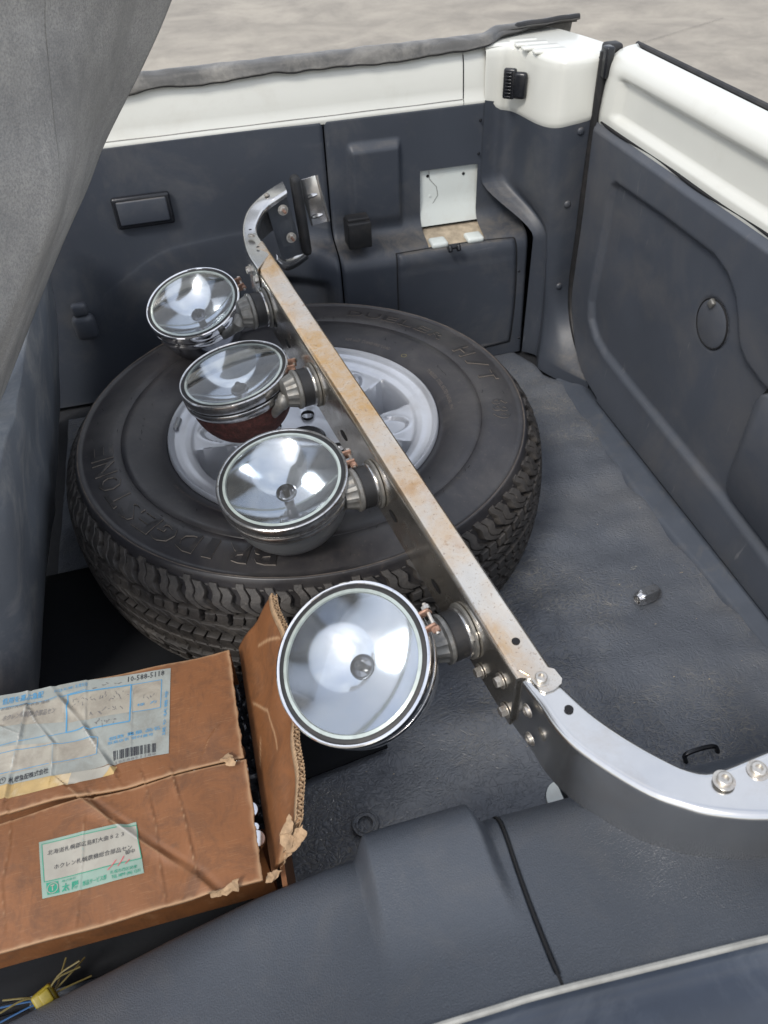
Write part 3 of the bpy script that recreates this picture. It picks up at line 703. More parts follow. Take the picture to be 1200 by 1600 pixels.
me_mat = pmesh('floor_mat', vs, gridf(nx, ny), M['mat'], None, sharp=False, label='creased dark grey leather-grain vinyl mat covering the load bay floor', category='floor mat')
# specks of white scuff on mat
for (px, py) in ((830, 876), (838, 921), (851, 953), (986, 889)):
    bm = bmesh.new(); c = P(px, py, z=.0105)
    for k in range(5):
        a = c+Vector((random.uniform(-.008, .008), random.uniform(-.003, .003), 0)); t = random.uniform(-.5, .5)
        b = a+Vector((.006*math.cos(t), .006*math.sin(t), 0)); s = Vector((0, .0004, 0))
        bm.faces.new([bm.verts.new(v) for v in (a-s, b-s, b+s, a+s)])
    obj_bm('scuff_mark', bm, M['bead'], me_mat)
q = P(571, 1287, z=.008)
lathe_obj('moulded_ring', [(.0095, .0), (.010, .0012), (.0125, .0012), (.013, 0), (.015, 0), (.0155, .0009), (.017, .0009), (.0175, -.001)], q, (0, 0, 1), M['mat'], me_mat, 36)
bm = bmesh.new()
for k in range(140):
    x = random.uniform(.0, .70); y = random.uniform(.42, 1.2)
    if math.hypot(x-.104, y-1.033) < .42 or x > matx(y)-.01: continue
    r_ = random.uniform(.0003, .0011)
    g = bmesh.ops.create_icosphere(bm, subdivisions=1, radius=r_, matrix=Matrix.Translation((x, y, .0085))@Matrix.Diagonal((random.uniform(.6, 2), random.uniform(.5, 1), .6, 1)))
obj_bm('grit', bm, M['dusty'], None, kind='stuff', label='scattered tiny crumbs of grit on the dark vinyl mat', category='grit')
# black sheet at left over the mat
vs = []
c_ = [P(462, 1226, z=.012), P(600, 1172, z=.012), Vector((.10, .72, .010)), Vector((-.36, .95, .010)), Vector((-.42, .50, .012))]
nx_ = 30
A, B, C, D = P(462, 1226, z=.011), P(606, 1170, z=.011), Vector((.12, 1.0, .009)), Vector((-.40, 1.0, .009))
E0 = Vector((-.40, .50, .011))
for i in range(nx_):
    u = i/(nx_-1)
    lo = (Vector((-.42, .345, .011)).lerp(Vector((-.12, .345, .011)), u/.45) if u < .45 else Vector((-.12, .345, .011)).lerp(A, (u-.45)/.2) if u < .65 else A.lerp(B, (u-.65)/.35))  # front run below the box is drawn dark in place of shade
    hi = D.lerp(C, u)
    for j in range(nx_):
        v = lo.lerp(hi, j/(nx_-1)); vs.append((v.x, v.y, v.z+.0015*noise.noise(v*18)+.002))
o = pmesh('rubber_sheet', vs, gridf(nx_, nx_), M['rubbersheet'], None, sharp=False, label='smooth black sheet on the floor between the cardboard box and the tyre, run on below the box as painted shade', category='rubber sheet')
md = o.modifiers.new('thick', 'SOLIDIFY'); md.thickness = .003; md.offset = 1

# ------------------------------------------------------------------ spare wheel
TC = Vector((.0995, 1.033, .118))
wheel = thing('spare_wheel', 'black all-terrain tyre on a silver alloy wheel lying flat in the load bay', 'spare wheel', (TC.x, TC.y, .01))
half = [(.2215, .089), (.226, .0945), (.233, .099), (.245, .1045), (.262, .1095), (.278, .1125), (.2895, .1140), (.2905, .1128), (.292, .1142), (.305, .1152), (.318, .1150), (.332, .1138), (.346, .1118), (.3535, .1105), (.3548, .1130), (.3575, .1135), (.3592, .1122), (.3615, .1050)]
crown = [(.369, .099), (.377, .089), (.383, .077), (.3875, .06), (.3905, .04), (.392, .02), (.3925, 0)]
half = [(r+max(0, r-.2215)*.028, z) for r, z in half]; crown = [(r+(r-.2215)*.028, z) for r, z in crown]
gd = .011
basehalf = half+[(.3675, .098)]+[(r-gd, z*.975) for r, z in crown[1:]]
full = basehalf+[(r, -z) for r, z in reversed(basehalf[:-1])]
def wob(a, h): return .0012*math.sin(3*a+h*20)
vs, fs = lathe(full, TC, (0, 0, 1), 240)
tyre = pmesh('tyre', vs, fs, M['tyre'], wheel, sharp=75)
tube_obj('shoulder_ridge', [TC+Vector((.3598*math.cos(a), .3598*math.sin(a), .1128+.0003*math.sin(a*37))) for a in np.linspace(0, 2*math.pi, 200)], .0011, M['ridge'], tyre, 6)
# tread surface param
surf = [(.3647, .1085)]+crown; surf = surf+[(r, -z) for r, z in reversed(surf[:-1])]
sa = [0]
for k in range(1, len(surf)): sa.append(sa[-1]+math.hypot(surf[k][0]-surf[k-1][0], surf[k][1]-surf[k-1][1]))
SA = np.array(sa); SR = np.array([s_[0] for s_ in surf]); SZ = np.array([s_[1] for s_ in surf]); AT = SA[-1]
def tsurf(th, a, h):
    r = np.interp(a, SA, SR); z = np.interp(a, SA, SZ)
    e = .003; dr = np.interp(a+e, SA, SR)-np.interp(a-e, SA, SR); dz = np.interp(a+e, SA, SZ)-np.interp(a-e, SA, SZ); l = math.hypot(dr, dz) or 1
    nr, nz_ = -dz/l, dr/l
    r += nr*h; z += nz_*h
    return (TC.x+r*math.cos(th), TC.y+r*math.sin(th), TC.z+z)
tv, tf = [], []
def block(th0, th1, a0, a1, skew, na=4, h=0., depth=.011):
    """one tread block: curved top, chamfered walls down to the groove floor"""
    base = len(tv); nth = 3
    for lvl, (hh, g) in enumerate(((h, .0008), (h-.0009, 0), (h-depth, -.0006))):
        for i in range(nth):
            for j in range(na+1):
                a = a0+(a1-a0)*j/na
                ga = g if j == 0 else (-g if j == na else 0); gt_ = g/.37 if i == 0 else (-g/.37 if i == nth-1 else 0)
                th = th0+(th1-th0)*i/(nth-1)+skew(a)+gt_
                tv.append(tsurf(th, a+ga, hh))
    W = na+1; L_ = nth*W
    for i in range(nth-1):
        for j in range(na): tf.append(tuple(base+k for k in (i*W+j, (i+1)*W+j, (i+1)*W+j+1, i*W+j+1)))
    loop = [i*W for i in range(nth)]+[(nth-1)*W+j for j in range(1, W)]+[i*W+W-1 for i in range(nth-2, -1, -1)]+[j for j in range(W-2, 0, -1)]
    for lv in range(2):
        for k in range(len(loop)):
            p0, p1 = loop[k], loop[(k+1) % len(loop)]
            tf.append((base+lv*L_+p0, base+lv*L_+p1, base+(lv+1)*L_+p1, base+(lv+1)*L_+p0))
NP = 60; dth = 2*math.pi/NP
for k in range(NP):
    t0 = k*dth+random.uniform(-.002, .002)
    for sgn in (0, 1):
        fl = (lambda a: a) if sgn == 0 else (lambda a: AT-a)
        tt = t0+(dth*.5 if sgn else 0)
        def sk(a, s_=sgn):
            a = a if s_ == 0 else AT-a
            return (.55*dth*max(0, (a-.016)/.03)+.14*dth*math.sin(max(0, a-.010)*190))*(1 if s_ == 0 else -1)
        def blk(a, b, c, d, na, h=0):
            a0, a1 = (c, d) if sgn == 0 else (AT-d, AT-c)
            block(tt+a*dth, tt+b*dth, a0, a1, sk, na, h)
        s0 = .003 if k % 2 else .006
        blk(.00, .30, s0, .048, 7); blk(.345, .70, s0+.005, .045, 7, -.0006)
        blk(.76, .93, .004, .013, 2, -.005)
        blk(.10, .46, .0525, .066, 3); blk(.53, .92, .0505, .069, 3)
        blk(.30, .66, .070, .086, 3); blk(.73, 1.14, .073, .084, 3)
    for q_ in (0, .5):
        zig = lambda a: .25*dth*math.sin((a-AT/2)*120)
        block(t0+q_*dth, t0+(q_+.42)*dth, AT/2-.019, AT/2-.0015, zig, 3); block(t0+(q_+.22)*dth, t0+(q_+.64)*dth, AT/2+.0015, AT/2+.019, zig, 3)
pmesh('tread_blocks', tv, tf, M['tread'], tyre, sharp=40, kind='stuff')

# raised writing on sidewall
def text_data(s, size=1, extrude=0, offset=0, fill='BOTH', bevel=0, res=3):
    cu_ = bpy.data.curves.new('t', 'FONT'); cu_.body = s; cu_.size = size; cu_.extrude = extrude; cu_.offset = offset; cu_.resolution_u = res
    cu_.bevel_depth = bevel; cu_.bevel_resolution = 1 if bevel else 0
    if fill != 'BOTH': cu_.fill_mode = fill
    ob = bpy.data.objects.new('t', cu_); COL.objects.link(ob)
    dg = bpy.context.evaluated_depsgraph_get(); me = bpy.data.meshes.new_from_object(ob.evaluated_get(dg))
    vs_ = [v.co.copy() for v in me.vertices]; fs_ = [tuple(p_.vertices) for p_ in me.polygons]
    bpy.data.objects.remove(ob); bpy.data.curves.remove(cu_); bpy.data.meshes.remove(me)
    return vs_, fs_
def side_z(r): return float(np.interp(r, [h[0] for h in half], [h[1] for h in half]))
def arc_word(word, th_start, r_mid, height, width, step, name, h=.0022, bold=.015):
    """letters with their tops outward, running clockwise seen from above"""
    th = th_start
    for ch in word:
        if ch != ' ':
            v1, f1 = text_data(ch, 1, .02, bold, res=2)
            X = [v.x for v in v1]; Y = [v.y for v in v1]; x0, x1 = min(X), max(X); y0, y1 = min(Y), max(Y)
            narrow = .42 if ch in 'I1' else 1
            wd = width*narrow; out = []
            for v in v1:
                u = ((v.x-x0)/max(x1-x0, 1e-6)-.5)*wd; rr = r_mid+((v.y-y0)/max(y1-y0, 1e-6)-.5)*height
                rr += 0; a = th-(u+.18*(rr-r_mid)*0)/r_mid
                z = side_z(rr)+(h if v.z > 0 else -.0006)
                out.append((TC.x+rr*math.cos(a), TC.y+rr*math.sin(a), TC.z+z))
            lo_ = pmesh(name, out, f1, [M['letter'], M['letter_edge']], tyre, smooth=False)
            for pf in lo_.data.polygons:
                if abs(pf.normal.z) < .6: pf.material_index = 1
        th -= step/r_mid
def ang(px, py, z=.232):
    q = P(px, py, z=z); return math.atan2(q.y-TC.y, q.x-TC.x)
aB, aE = ang(410, 885), ang(150, 712)
span = (aB-aE) % (2*math.pi); word = 'BRIDGESTONE'
unit = span/(len(word)-1)
arc_word(word, aB, .3215, .034, .033, unit*.3215, 'raised_letter')
arc_word('DUELER', ang(552, 496), .3235, .020, .030, .036, 'raised_letter', .0008)
arc_word('H/T', ang(736, 545), .3235, .032, .028, .043, 'raised_letter')
arc_word('689', ang(779, 628), .3235, .026, .0155, .0185, 'raised_letter', .0009)
def small_arc(word, th, r, size, m, h=.0004, sp=.85):
    out, fcs = [], []
    v1, f1 = text_data(word, size, 0, 0, res=1)
    for v in v1:
        a = th-v.x*sp/r; rr = r+v.y; out.append((TC.x+rr*math.cos(a), TC.y+rr*math.sin(a), TC.z+side_z(rr)+h))
    pmesh('fine_sidewall_print', out, f1, m, tyre, smooth=False)
M['faint'] = mat('faint_sidewall_print', (.13, .11, .095), .6)
small_arc('TUBELESS  STEEL BELTED RADIAL  M+S', ang(655, 583, .222), .243, .0085, M['faint'])
small_arc('RIM 16x7  STANDARD LOAD', ang(540, 530, .222), .243, .0085, M['faint'])
small_arc('MAX. LOAD 2205 LBS  AT 44 PSI  MAX. PRESS.', ang(345, 800, .222), .241, .006, M['faint'])
# balance dot circle
q = P(631, 556, z=.229); lathe_obj('paint_mark', [(.004, .0006), (.0052, .0006)], q, (0, 0, 1), M['yellow_wire'], tyre, 20)
# spew hairs
bm = bmesh.new()
for k in range(60):
    a = random.uniform(0, 6.28); r_ = random.choice([.262, .30, .336]); p0 = TC+Vector((r_*math.cos(a), r_*math.sin(a), side_z(r_)))
    tube_bm(bm, [p0, p0+Vector((random.uniform(-.003, .003), random.uniform(-.003, .003), .004))], .00035, 4)
obj_bm('mould_hairs', bm, M['black'], tyre, kind='stuff')
# ---- rim
NT, NR = 360, 90
a0 = ang(655, 668, .19)
rs = np.concatenate([np.linspace(.032, .185, 66), np.linspace(.187, .2235, 24)])
def rimz(r, th):
    base = np.interp(r, [.03, .06, .12, .170, .182, .188, .196, .203, .206, .2135, .217, .2200, .2225, .2235], [.052, .058, .076, .083, .084, .087, .0895, .090, .0905, .0925, .098, .1015, .100, .092])
    per = math.pi/3; d = (th-a0+per/2) % per-per/2; ad = abs(d)*r
    sp = .030+.34*max(0, r-.12)       # half width of a spoke
    win = float(sm(sp, sp+.008, ad))*float(sm(.088, .096, r))*(1-float(sm(.176, .184, r)))
    dish = float(sm(0, .007, r-.185))
    z = base-.07*win
    # oval dimple on each spoke
    e = ((r-.140)/.034)**2+(d*r/.0235)**2
    z -= .006*(1-float(sm(.72, 1.0, e)))
    z += .0012*math.exp(-((e-1.12)/.12)**2)
    # crease beside spokes
    if r > .06: z -= .012*(1-float(sm(.05, .088, r)))*(1-win)*float(sm(.35, .5, ad/max(r, .01)))
    return z, win
vs = []; wn_ = np.zeros((NT, NR))
for i in range(NT):
    th = 2*math.pi*i/NT
    for j in range(NR):
        z, wv = rimz(rs[j], th); wn_[i, j] = wv
        vs.append((TC.x+rs[j]*math.cos(th), TC.y+rs[j]*math.sin(th), TC.z+z))
fs = [f for f in gridf(NT, NR, True) if not all(wn_[k//NR, k % NR] > .97 for k in f)]
rim = pmesh('rim', vs, fs, M['alloy'], wheel, sharp=60)
lathe_obj('rim_barrel', [(.184, .08), (.178, .04), (.175, -.02), (.18, -.08), (.2, -.10)], TC, (0, 0, 1), M['alloy'], rim, 96)
lathe_obj('rim_backing', [(0, -.03), (.06, -.03), (.12, -.05), (.18, -.06)], TC, (0, 0, 1), M['blackhole'], rim, 48)
lathe_obj('hub_cap', [(0, .066), (.028, .065), (.034, .060), (.036, .05)], TC, (0, 0, 1), M['blackgloss'], rim, 40)
for k in range(6):
    a = a0+math.pi/6+k*math.pi/3
    lathe_obj('bolt_hole', [(.0115, .0605), (.0100, .058), (.0095, .045), (0, .045)], TC+Vector((.063*math.cos(a), .063*math.sin(a), .003)), (0, 0, 1), M['blackhole'], rim, 20)
for k in range(3):
    bm = bmesh.new()
    a = ang((270, 290, 318)[0], 655, .21)+.02*k
q = P(586, 597, z=.178); tube_obj('valve_stem', [q+Vector((.006, .004, -.03)), q, q+Vector((-.003, -.002, .012))], [.005, .0055, .0045], M['black'], wheel, 12)
bm = bmesh.new(); q = P(573, 594, z=.176); R_ = frame((-.5, -.35, .8)); box_bm(bm, q, .014, .015, .0012, R_, 0); obj_bm('yellow_tag', bm, M['sticker'], wheel, smooth=False, label='small yellow sticker beside the valve')
aw = ang(281, 662, .215)
tube_obj('balance_weight', [TC+Vector((.2125*math.cos(a), .2125*math.sin(a), .0945)) for a in np.linspace(aw-.09, aw+.07, 10)], [.002]+[.0052]*8+[.002], M['greybowl'], wheel, 10)

# ------------------------------------------------------------------ light bar
bar = thing('light_bar', 'stained stainless light bar carrying four round spotlights, lying across the tyre', 'light bar', (.2, .8, .26))
def zline(y): return .335+(y-.40)*(.42-.335)/(1.28-.40)
def PB(px, py):           # point on the sloping plane of the bar's top
    z = .36
    for _ in range(30):
        q = P(px, py, z=z); z = zline(q.y)
    return P(px, py, z=z)
def channel(name, Ls, Rs, H, m, parent, rad=.007, lipR=.02, thick=.002, **kw):
    """folded sheet channel lofted between its left and right top edges"""
    vs = []; n_ = len(Ls); bm = bmesh.new(); rings = []
    for i in range(n_):
        L_, R_ = Vector(Ls[i]), Vector(Rs[i]); h = H[i] if hasattr(H, '__len__') else H
        s = (R_-L_).normalized(); up = Vector((0, 0, 1)); wd = (R_-L_).length
        pr = []
        pr.append((0, -h)); pr.append((0, -h*.5)); pr.append((0, -rad))
        for k in range(1, 6):
            a = math.pi/2*k/6; pr.append((rad-rad*math.cos(a), -rad+rad*math.sin(a)))
        pr += [(rad, 0), (rad+.0012, 0), (wd*.5, 0), (wd-rad-.0012, 0), (wd-rad, 0)]
        for k in range(1, 6):
            a = math.pi/2*k/6; pr.append((wd-rad+rad*math.sin(a), -rad+rad*math.cos(a)))
        pr += [(wd, -rad), (wd, -lipR)]
        inner = [(wd-thick, -lipR), (wd-thick, -rad), (wd-rad, -thick), (wd*.5, -thick), (rad, -thick), (thick, -rad), (thick, -h*.5), (thick, -h)]
        rings.append([bm.verts.new(L_+s*x+up*z) for x, z in pr+inner])
    K = len(rings[0])
    for i in range(n_-1):
        for k in range(K):
            bm.faces.new((rings[i][k], rings[i+1][k], rings[i+1][(k+1) % K], rings[i][(k+1) % K]))
    bm.faces.new(rings[0]); bm.faces.new(rings[-1][::-1])
    bmesh.ops.triangulate(bm, faces=[f for f in bm.faces if len(f.verts) > 4])
    return obj_bm(name, bm, m, parent, deg=40, **kw)
L0, L1 = PB(388, 399), PB(806, 1058); R0_, R1_ = PB(411, 374), PB(878, 1064)
bd = (L1-L0).normalized()
lft = Vector((bd.y, -bd.x, 0)).normalized(); lft = lft if lft.x < 0 else -lft
nst = 20
Ls = [L0.lerp(L1, i/(nst-1)) for i in range(nst)]; Rs = [R0_.lerp(R1_, i/(nst-1)) for i in range(nst)]
main = channel('main_channel', Ls, Rs, .088, M['steel'], bar, label='straight rust-stained middle length of the bar')
def on_web(px, py):       # pixel to the plane of the web facing the lamps
    n_ = np.array(lft); c0 = np.array(L0); d = fw+cr*(px-600)/F_PX-cu*(py-800)/F_PX; o_ = np.array([0, 0, CAM_H])
    t = ((c0-o_)@n_)/(d@n_); return Vector(o_+t*d)
# near curved end
zN = lambda k: .333+.030*k
NLp = [(788, 1020), (813, 1059), (842, 1096), (867, 1133), (900, 1167), (958, 1208), (1017, 1242), (1067, 1260), (1117, 1273), (1200, 1279), (1300, 1268)]
NRp = [(846, 1024), (869, 1062), (881, 1071), (917, 1104), (950, 1129), (992, 1156), (1033, 1179), (1075, 1198), (1117, 1202), (1187, 1175), (1300, 1130)]
zz_ = [.330, .3325, .3335, .335, .338, .343, .349, .354, .358, .362, .365]
NL = spline([P(a, b, z=z-.0025) for (a, b), z in zip(NLp, zz_)], 4); NR_ = spline([P(a, b, z=z-.0025) for (a, b), z in zip(NRp, zz_)], 4)
near = channel('near_end_bracket', NL, NR_, .088, M['steel2'], bar, lipR=.012, label='clean curved end of the bar nearest the camera')
# far curved end
FLp = [(402, 421), (388, 399), (381, 379), (378, 352), (387, 325), (412, 300), (441, 282)]
FRp = [(421, 396), (409, 375), (402, 362), (403, 346), (416, 322), (432, 309), (448, 298)]
zf = [.4155, .418, .421, .428, .437, .447, .455]
FL = spline([P(a, b, z=z) for (a, b), z in zip(FLp, zf)], 4); FR = spline([P(a, b, z=z) for (a, b), z in zip(FRp, zf)], 4)
far = channel('far_end_bracket', FL, FR, .075, M['steel2'], bar, rad=.005, lipR=.010, label='curved far end of the bar by the side trim')
# grey plate, rubber pad, clamp plate and foot at the far end
def slab(name, c4, th, m, parent, bev=.0, sub=1):
    c4 = [Vector(v) for v in c4]; n_ = (c4[1]-c4[0]).cross(c4[3]-c4[0]).normalized(); bm = bmesh.new()
    a = [bm.verts.new(v) for v in c4]; b = [bm.verts.new(v-n_*th) for v in c4]
    bm.faces.new(a); bm.faces.new(b[::-1])
    for k in range(4): bm.faces.new((a[k], a[(k+1) % 4], b[(k+1) % 4], b[k]))
    if bev: bmesh.ops.bevel(bm, geom=list(bm.edges), offset=bev, segments=3, affect='EDGES', profile=.5)
    return obj_bm(name, bm, m, parent), n_
pl, pn = slab('mounting_plate', [P(414, 318, z=.430), P(446, 303, z=.44), P(474, 396, z=.335), P(441, 405, z=.325)], .003, M['arch'], bar, .0008)
for (px, py, z) in ((442, 328, .422), (455, 371, .37)):
    q = P(px, py, z=z+.002); nn = -pn if pn.dot(Vector((0, -1, .5))) < 0 else pn
    bolt(q, nn, .0065, .006, M['bolt'], pl); bolt(q+nn*.006, nn, .003, .012, M['rustbolt'], pl, False)
bm = bmesh.new(); a = P(457, 276, z=.475); b = P(477, 398, z=.335); ax = (b-a); Rp = frame(ax.normalized(), (0, 1, 0))
box_bm(bm, (a+b)/2+Vector((.004, .004, 0)), .018, .036, ax.length, Rp, .008)
obj_bm('rubber_pad', bm, M['black'], bar)
c4 = [P(466, 282, z=.465), P(495, 273, z=.475), P(514, 345, z=.395), P(487, 353, z=.385)]
cp, cn = slab('clamp_plate', c4, .002, M['steel2'], bar, .0005)
if cn.dot(Vector((0, -1, 1))) < 0: cn = -cn
for f0 in (.38, .82):
    a = c4[0].lerp(c4[3], f0)+cn*.002; b = c4[1].lerp(c4[2], f0)+cn*.002
    tube_obj('pressed_rib', [a.lerp(b, .12), a.lerp(b, .3), a.lerp(b, .6), a.lerp(b, .78)], [.002, .004, .004, .002], M['steel2'], cp, 8)
e = c4[1].lerp(c4[2], .5); tube_obj('clamp_lip', [c4[1]+cn*.001, c4[2]+cn*.001], .003, M['steel2'], cp, 8)
ft = spline([P(432, 404, z=.33), P(445, 413, z=.315), P(462, 407, z=.31), P(480, 394, z=.315)], 5)
bm = bmesh.new()
for i in range(len(ft)-1):
    pass
prev = None
for v in ft:
    a = bm.verts.new(v+Vector((0, 0, .010))); b = bm.verts.new(v-Vector((0, 0, .012)))
    if prev: bm.faces.new((prev[0], prev[1], b, a))
    prev = (a, b)
o = obj_bm('bracket_foot', bm, M['steel2'], bar); o.modifiers.new('t', 'SOLIDIFY').thickness = .003
for (px, py) in ((417, 305), (437, 292)): bolt(P(px, py, z=.447), (0, 0, 1), .0038, .003, M['bolt'], far, socket=True)
bolt(P(393, 369, z=.4255), (0, 0, 1), .0042, .003, M['bolt'], main, socket=True)
for (px, py, z) in ((391, 359, .428), (403, 386, .4205)): lathe_obj('hole', [(0, .0004), (.0028, .0004)], P(px, py, z=z), (0, 0, 1), M['blackhole'], far, 14)
for (px, py) in ((446, 396), (458, 393), (466, 392)): bolt(P(px, py, z=.33), (-.3, -.6, .6), .004, .004, M['bolt'], pl, False)
# holes and bolts on top of the main channel and near bracket
for (px, py) in ((806, 1002), ): lathe_obj('hole', [(0, .0005), (.0044, .0005)], PB(px, py), (0, 0, 1), M['blackhole'], main, 20)
lathe_obj('hole', [(0, .0005), (.0044, .0005)], P(889, 1108, z=.3335), (0, 0, 1), M['blackhole'], near, 20)
bolt(PB(845, 1061), (0, 0, 1), .0062, .005, M['bolt'], main, socket=True)
for (px, py) in ((1131, 1220), (1184, 1204)): bolt(P(px, py, z=.359), (0, 0, 1), .0065, .005, M['bolt'], near, socket=True)
# bolts on the web
for (px, py) in ((743, 992), (752, 1048), (784, 1063), (791, 1109), (392, 421), (404, 436)): bolt(on_web(px, py)+lft*.001, lft, .0062, .007, M['bolt'], main)
for (px, py) in ((825, 1110), (829, 1154)):
    bolt(on_web(px, py)+lft*.0, lft, .0052, .004, M['bolt'], near, socket=True)
for t_ in (.13, .2, .34, .47, .58, .66, .8):
    q = L0.lerp(L1, t_)+Vector((0, 0, -.058)); R_ = frame(lft)
    bm = bmesh.new(); vv = [bm.verts.new(q+lft*.0007+R_ @ Vector((.012*math.cos(a), .0055*math.sin(a), 0))) for a in np.linspace(0, 2*math.pi, 18)[:-1]]; bm.faces.new(vv)
    obj_bm('slot', bm, M['blackhole'], main, smooth=False)
# rounded tab of the main channel over the joint
tabA, tabB = PB(806, 1058), PB(878, 1064)
bm = bmesh.new(); tp = [PB(a, b) for a, b in ((812, 1048), (826, 1056), (836, 1066), (843, 1079), (852, 1083), (866, 1078), (877, 1069), (878, 1061), (866, 1046), (840, 1040))]
vv = [bm.verts.new(v+Vector((0, 0, .0012))) for v in tp]; f = bm.faces.new(vv); r = bmesh.ops.extrude_face_region(bm, geom=[f]); bmesh.ops.translate(bm, verts=[v for v in r['geom'] if isinstance(v, bmesh.types.BMVert)], vec=(0, 0, -.0022))
obj_bm('rounded_tab', bm, M['steel'], main, smooth=False)

# ---- spotlights
LAMPS = [((-.0425, 1.286, .323), (-.17, -.259, .951), (377, 438), 'darkchrome', 'chrome', 'dark chrome spotlight farthest from the camera', (405, 480)),
         ((.002, 1.018, .337), (-.144, .004, .99), (457, 566), 'rustbowl', 'chrome_dull', 'spotlight with a rusted red bowl', (480, 597)),
         ((.035, .753, .341), (-.096, -.139, .986), (545, 712), 'greybowl', 'chrome_dull', 'grey-bowled spotlight third from the far end', (570, 757)),
         ((.059, .459, .334), (-.41, -.28, .868), (664, 968), 'darkchrome', 'chrome', 'largest-looking spotlight, nearest the camera', (713, 985))]
RL = .0855
for (c, nrm, clpx, bowlm, rimm, lab, mpx) in LAMPS:
    c = Vector(c); nv_ = Vector(nrm).normalized()
    bowl = [(RL-.0055, -.031)]
    for k in range(1, 15):
        a = math.pi/2*k/14; bowl.append(((RL-.0055)*math.cos(a)**.72, -.031-.076*math.sin(a)))
    bowl[-1] = (0, bowl[-1][1])
    sp = lathe_obj('spotlight', bowl, c, nv_, M[bowlm], bar, 72, label=lab)
    lathe_obj('front_rim', [(RL-.0042, -.003), (RL-.0042, .0006), (RL-.0034, .0016), (RL-.0020, .0018), (RL-.0006, .0008), (RL, -.0010), (RL+.0002, -.0110), (RL-.0006, -.0128), (RL-.0030, -.0140)], c, nv_, M[rimm], sp, 96)
    lathe_obj('groove_ring', [(RL-.0025, -.0132), (RL-.0052, -.0140), (RL-.0052, -.0160), (RL-.0025, -.0168)], c, nv_, M['blackhole'], sp, 72)
    lathe_obj('clamp_band', [(RL-.0032, -.0160), (RL-.0012, -.0166), (RL-.0004, -.0180), (RL-.0008, -.0270), (RL-.0020, -.0286), (RL-.0040, -.0294), (RL-.0062, -.034)], c, nv_, M[rimm], sp, 96)
    lathe_obj('lens_gasket', [(RL-.0095, -.0008), (RL-.0090, .0002), (RL-.0060, .0004), (RL-.0040, -.0004)], c, nv_, M['black'], sp, 72)
    lathe_obj('glass_edge', [(RL-.0135, -.0012), (RL-.0125, .0010), (RL-.0090, .0004)], c, nv_, M['glass_edge'], sp, 96)
    Rf = RL-.0128
    lathe_obj('lens', [(Rf*math.sin(a*1.0)/math.sin(.2), .0012+(math.cos(a)-math.cos(.2))*.22) for a in np.linspace(0, .2, 14)], c, nv_, M['glass'], sp, 72)
    dp = .030; lathe_obj('reflector', [(r_, -.0012-dp*(1-(r_/Rf)**2)) for r_ in np.linspace(.0115, Rf, 48)], c, nv_, M['mirror'], sp, 128, deg=80)
    lathe_obj('bulb_socket', [(.0135, -.0292), (.0120, -.0272), (.0108, -.0290), (.0104, -.040), (0, -.040)], c, nv_, M['darkchrome'], sp, 32)
    lathe_obj('bulb', [(.0035, -.040), (.0045, -.036), (.0052, -.026), (.0048, -.020), (.0025, -.0175), (0, -.017)], c, nv_, M['blackgloss'], sp, 24)
    # clamp screw at the rim
    cp_ = np.array(c); d = fw+cr*(clpx[0]-600)/F_PX-cu*(clpx[1]-800)/F_PX; o_ = np.array([0, 0, CAM_H]); nn = np.array(nv_)
    q = Vector(o_+((cp_-o_)@nn)/(d@nn)*d); rad = (q-c).normalized(); tan = nv_.cross(rad).normalized()
    base = c+rad*(RL+.005)+nv_*-.006
    bm = bmesh.new()
    for s_ in (-1, 1):
        box_bm(bm, base+tan*.0085*s_+rad*-.001, .012, .003, .014, Matrix((rad, tan, nv_)).transposed(), .001)
    obj_bm('clamp_lug', bm, M['rustbolt'], sp)
    tube_obj('clamp_screw', [base-tan*.018+rad*.002, base+tan*.018+rad*.002], .0021, M['bolt'], sp, 8)
    bolt(base+tan*.0105+rad*.002, tan, .0046, .005, M['bolt'], sp, False, name='clamp_nut'); bolt(base-tan*.0105+rad*.002, -tan, .0046, .005, M['rustbolt'], sp, False, name='clamp_nut')
    # swivel mount between bar and bowl
    wq = L0.lerp(L1, 0); tt = 0
    best = None
    for k in range(200):
        t_ = k/199; w_ = L0.lerp(L1, t_)+Vector((0, 0, -.050)); v = w_+lft*.03; dd = np.array(v)-o_; kk = dd@fw
        ex = (600+F_PX*(dd@cr)/kk-mpx[0])**2+(800-F_PX*(dd@cu)/kk-mpx[1])**2
        if best is None or ex < best[0]: best = (ex, w_)
    w_ = best[1]
    lathe_obj('mount_washer', [(0, .0), (.033, 0), (.033, .003), (.0, .003)], w_+lft*.001, lft, M['zinc'], sp, 40)
    lathe_obj('steel_ring', [(.029, .003), (.030, .005), (.030, .008), (.028, .009)], w_+lft*.001, lft, M['chrome_dull'], sp, 40)
    lathe_obj('rubber_bush', [(.0265, .008), (.028, .010), (.028, .024), (.026, .026)], w_, lft, M['black'], sp, 40)
    vs, fs = lathe([(.027, .025), (.029, .027), (.029, .031), (.025, .033), (.020, .048), (.012, .050), (0, .050)], w_, lft, 60, wob=lambda a, h: (.035*(1 if math.sin(a*10) > 0 else -1) if .032 < h < .049 else 0))
    pmesh('knurled_cone', vs, fs, M['zinc'], sp, sharp=30)
    bp_ = c-nv_*.092+(w_+lft*.05-c).normalized()*.022
    tube_obj('swivel_arm', spline([w_+lft*.046+Vector((0, 0, -.004)), w_+lft*.058+Vector((0, 0, -.022)), bp_], 6), [.010]*6+[.0075]*6+[.007], M['zinc'], sp, 16)

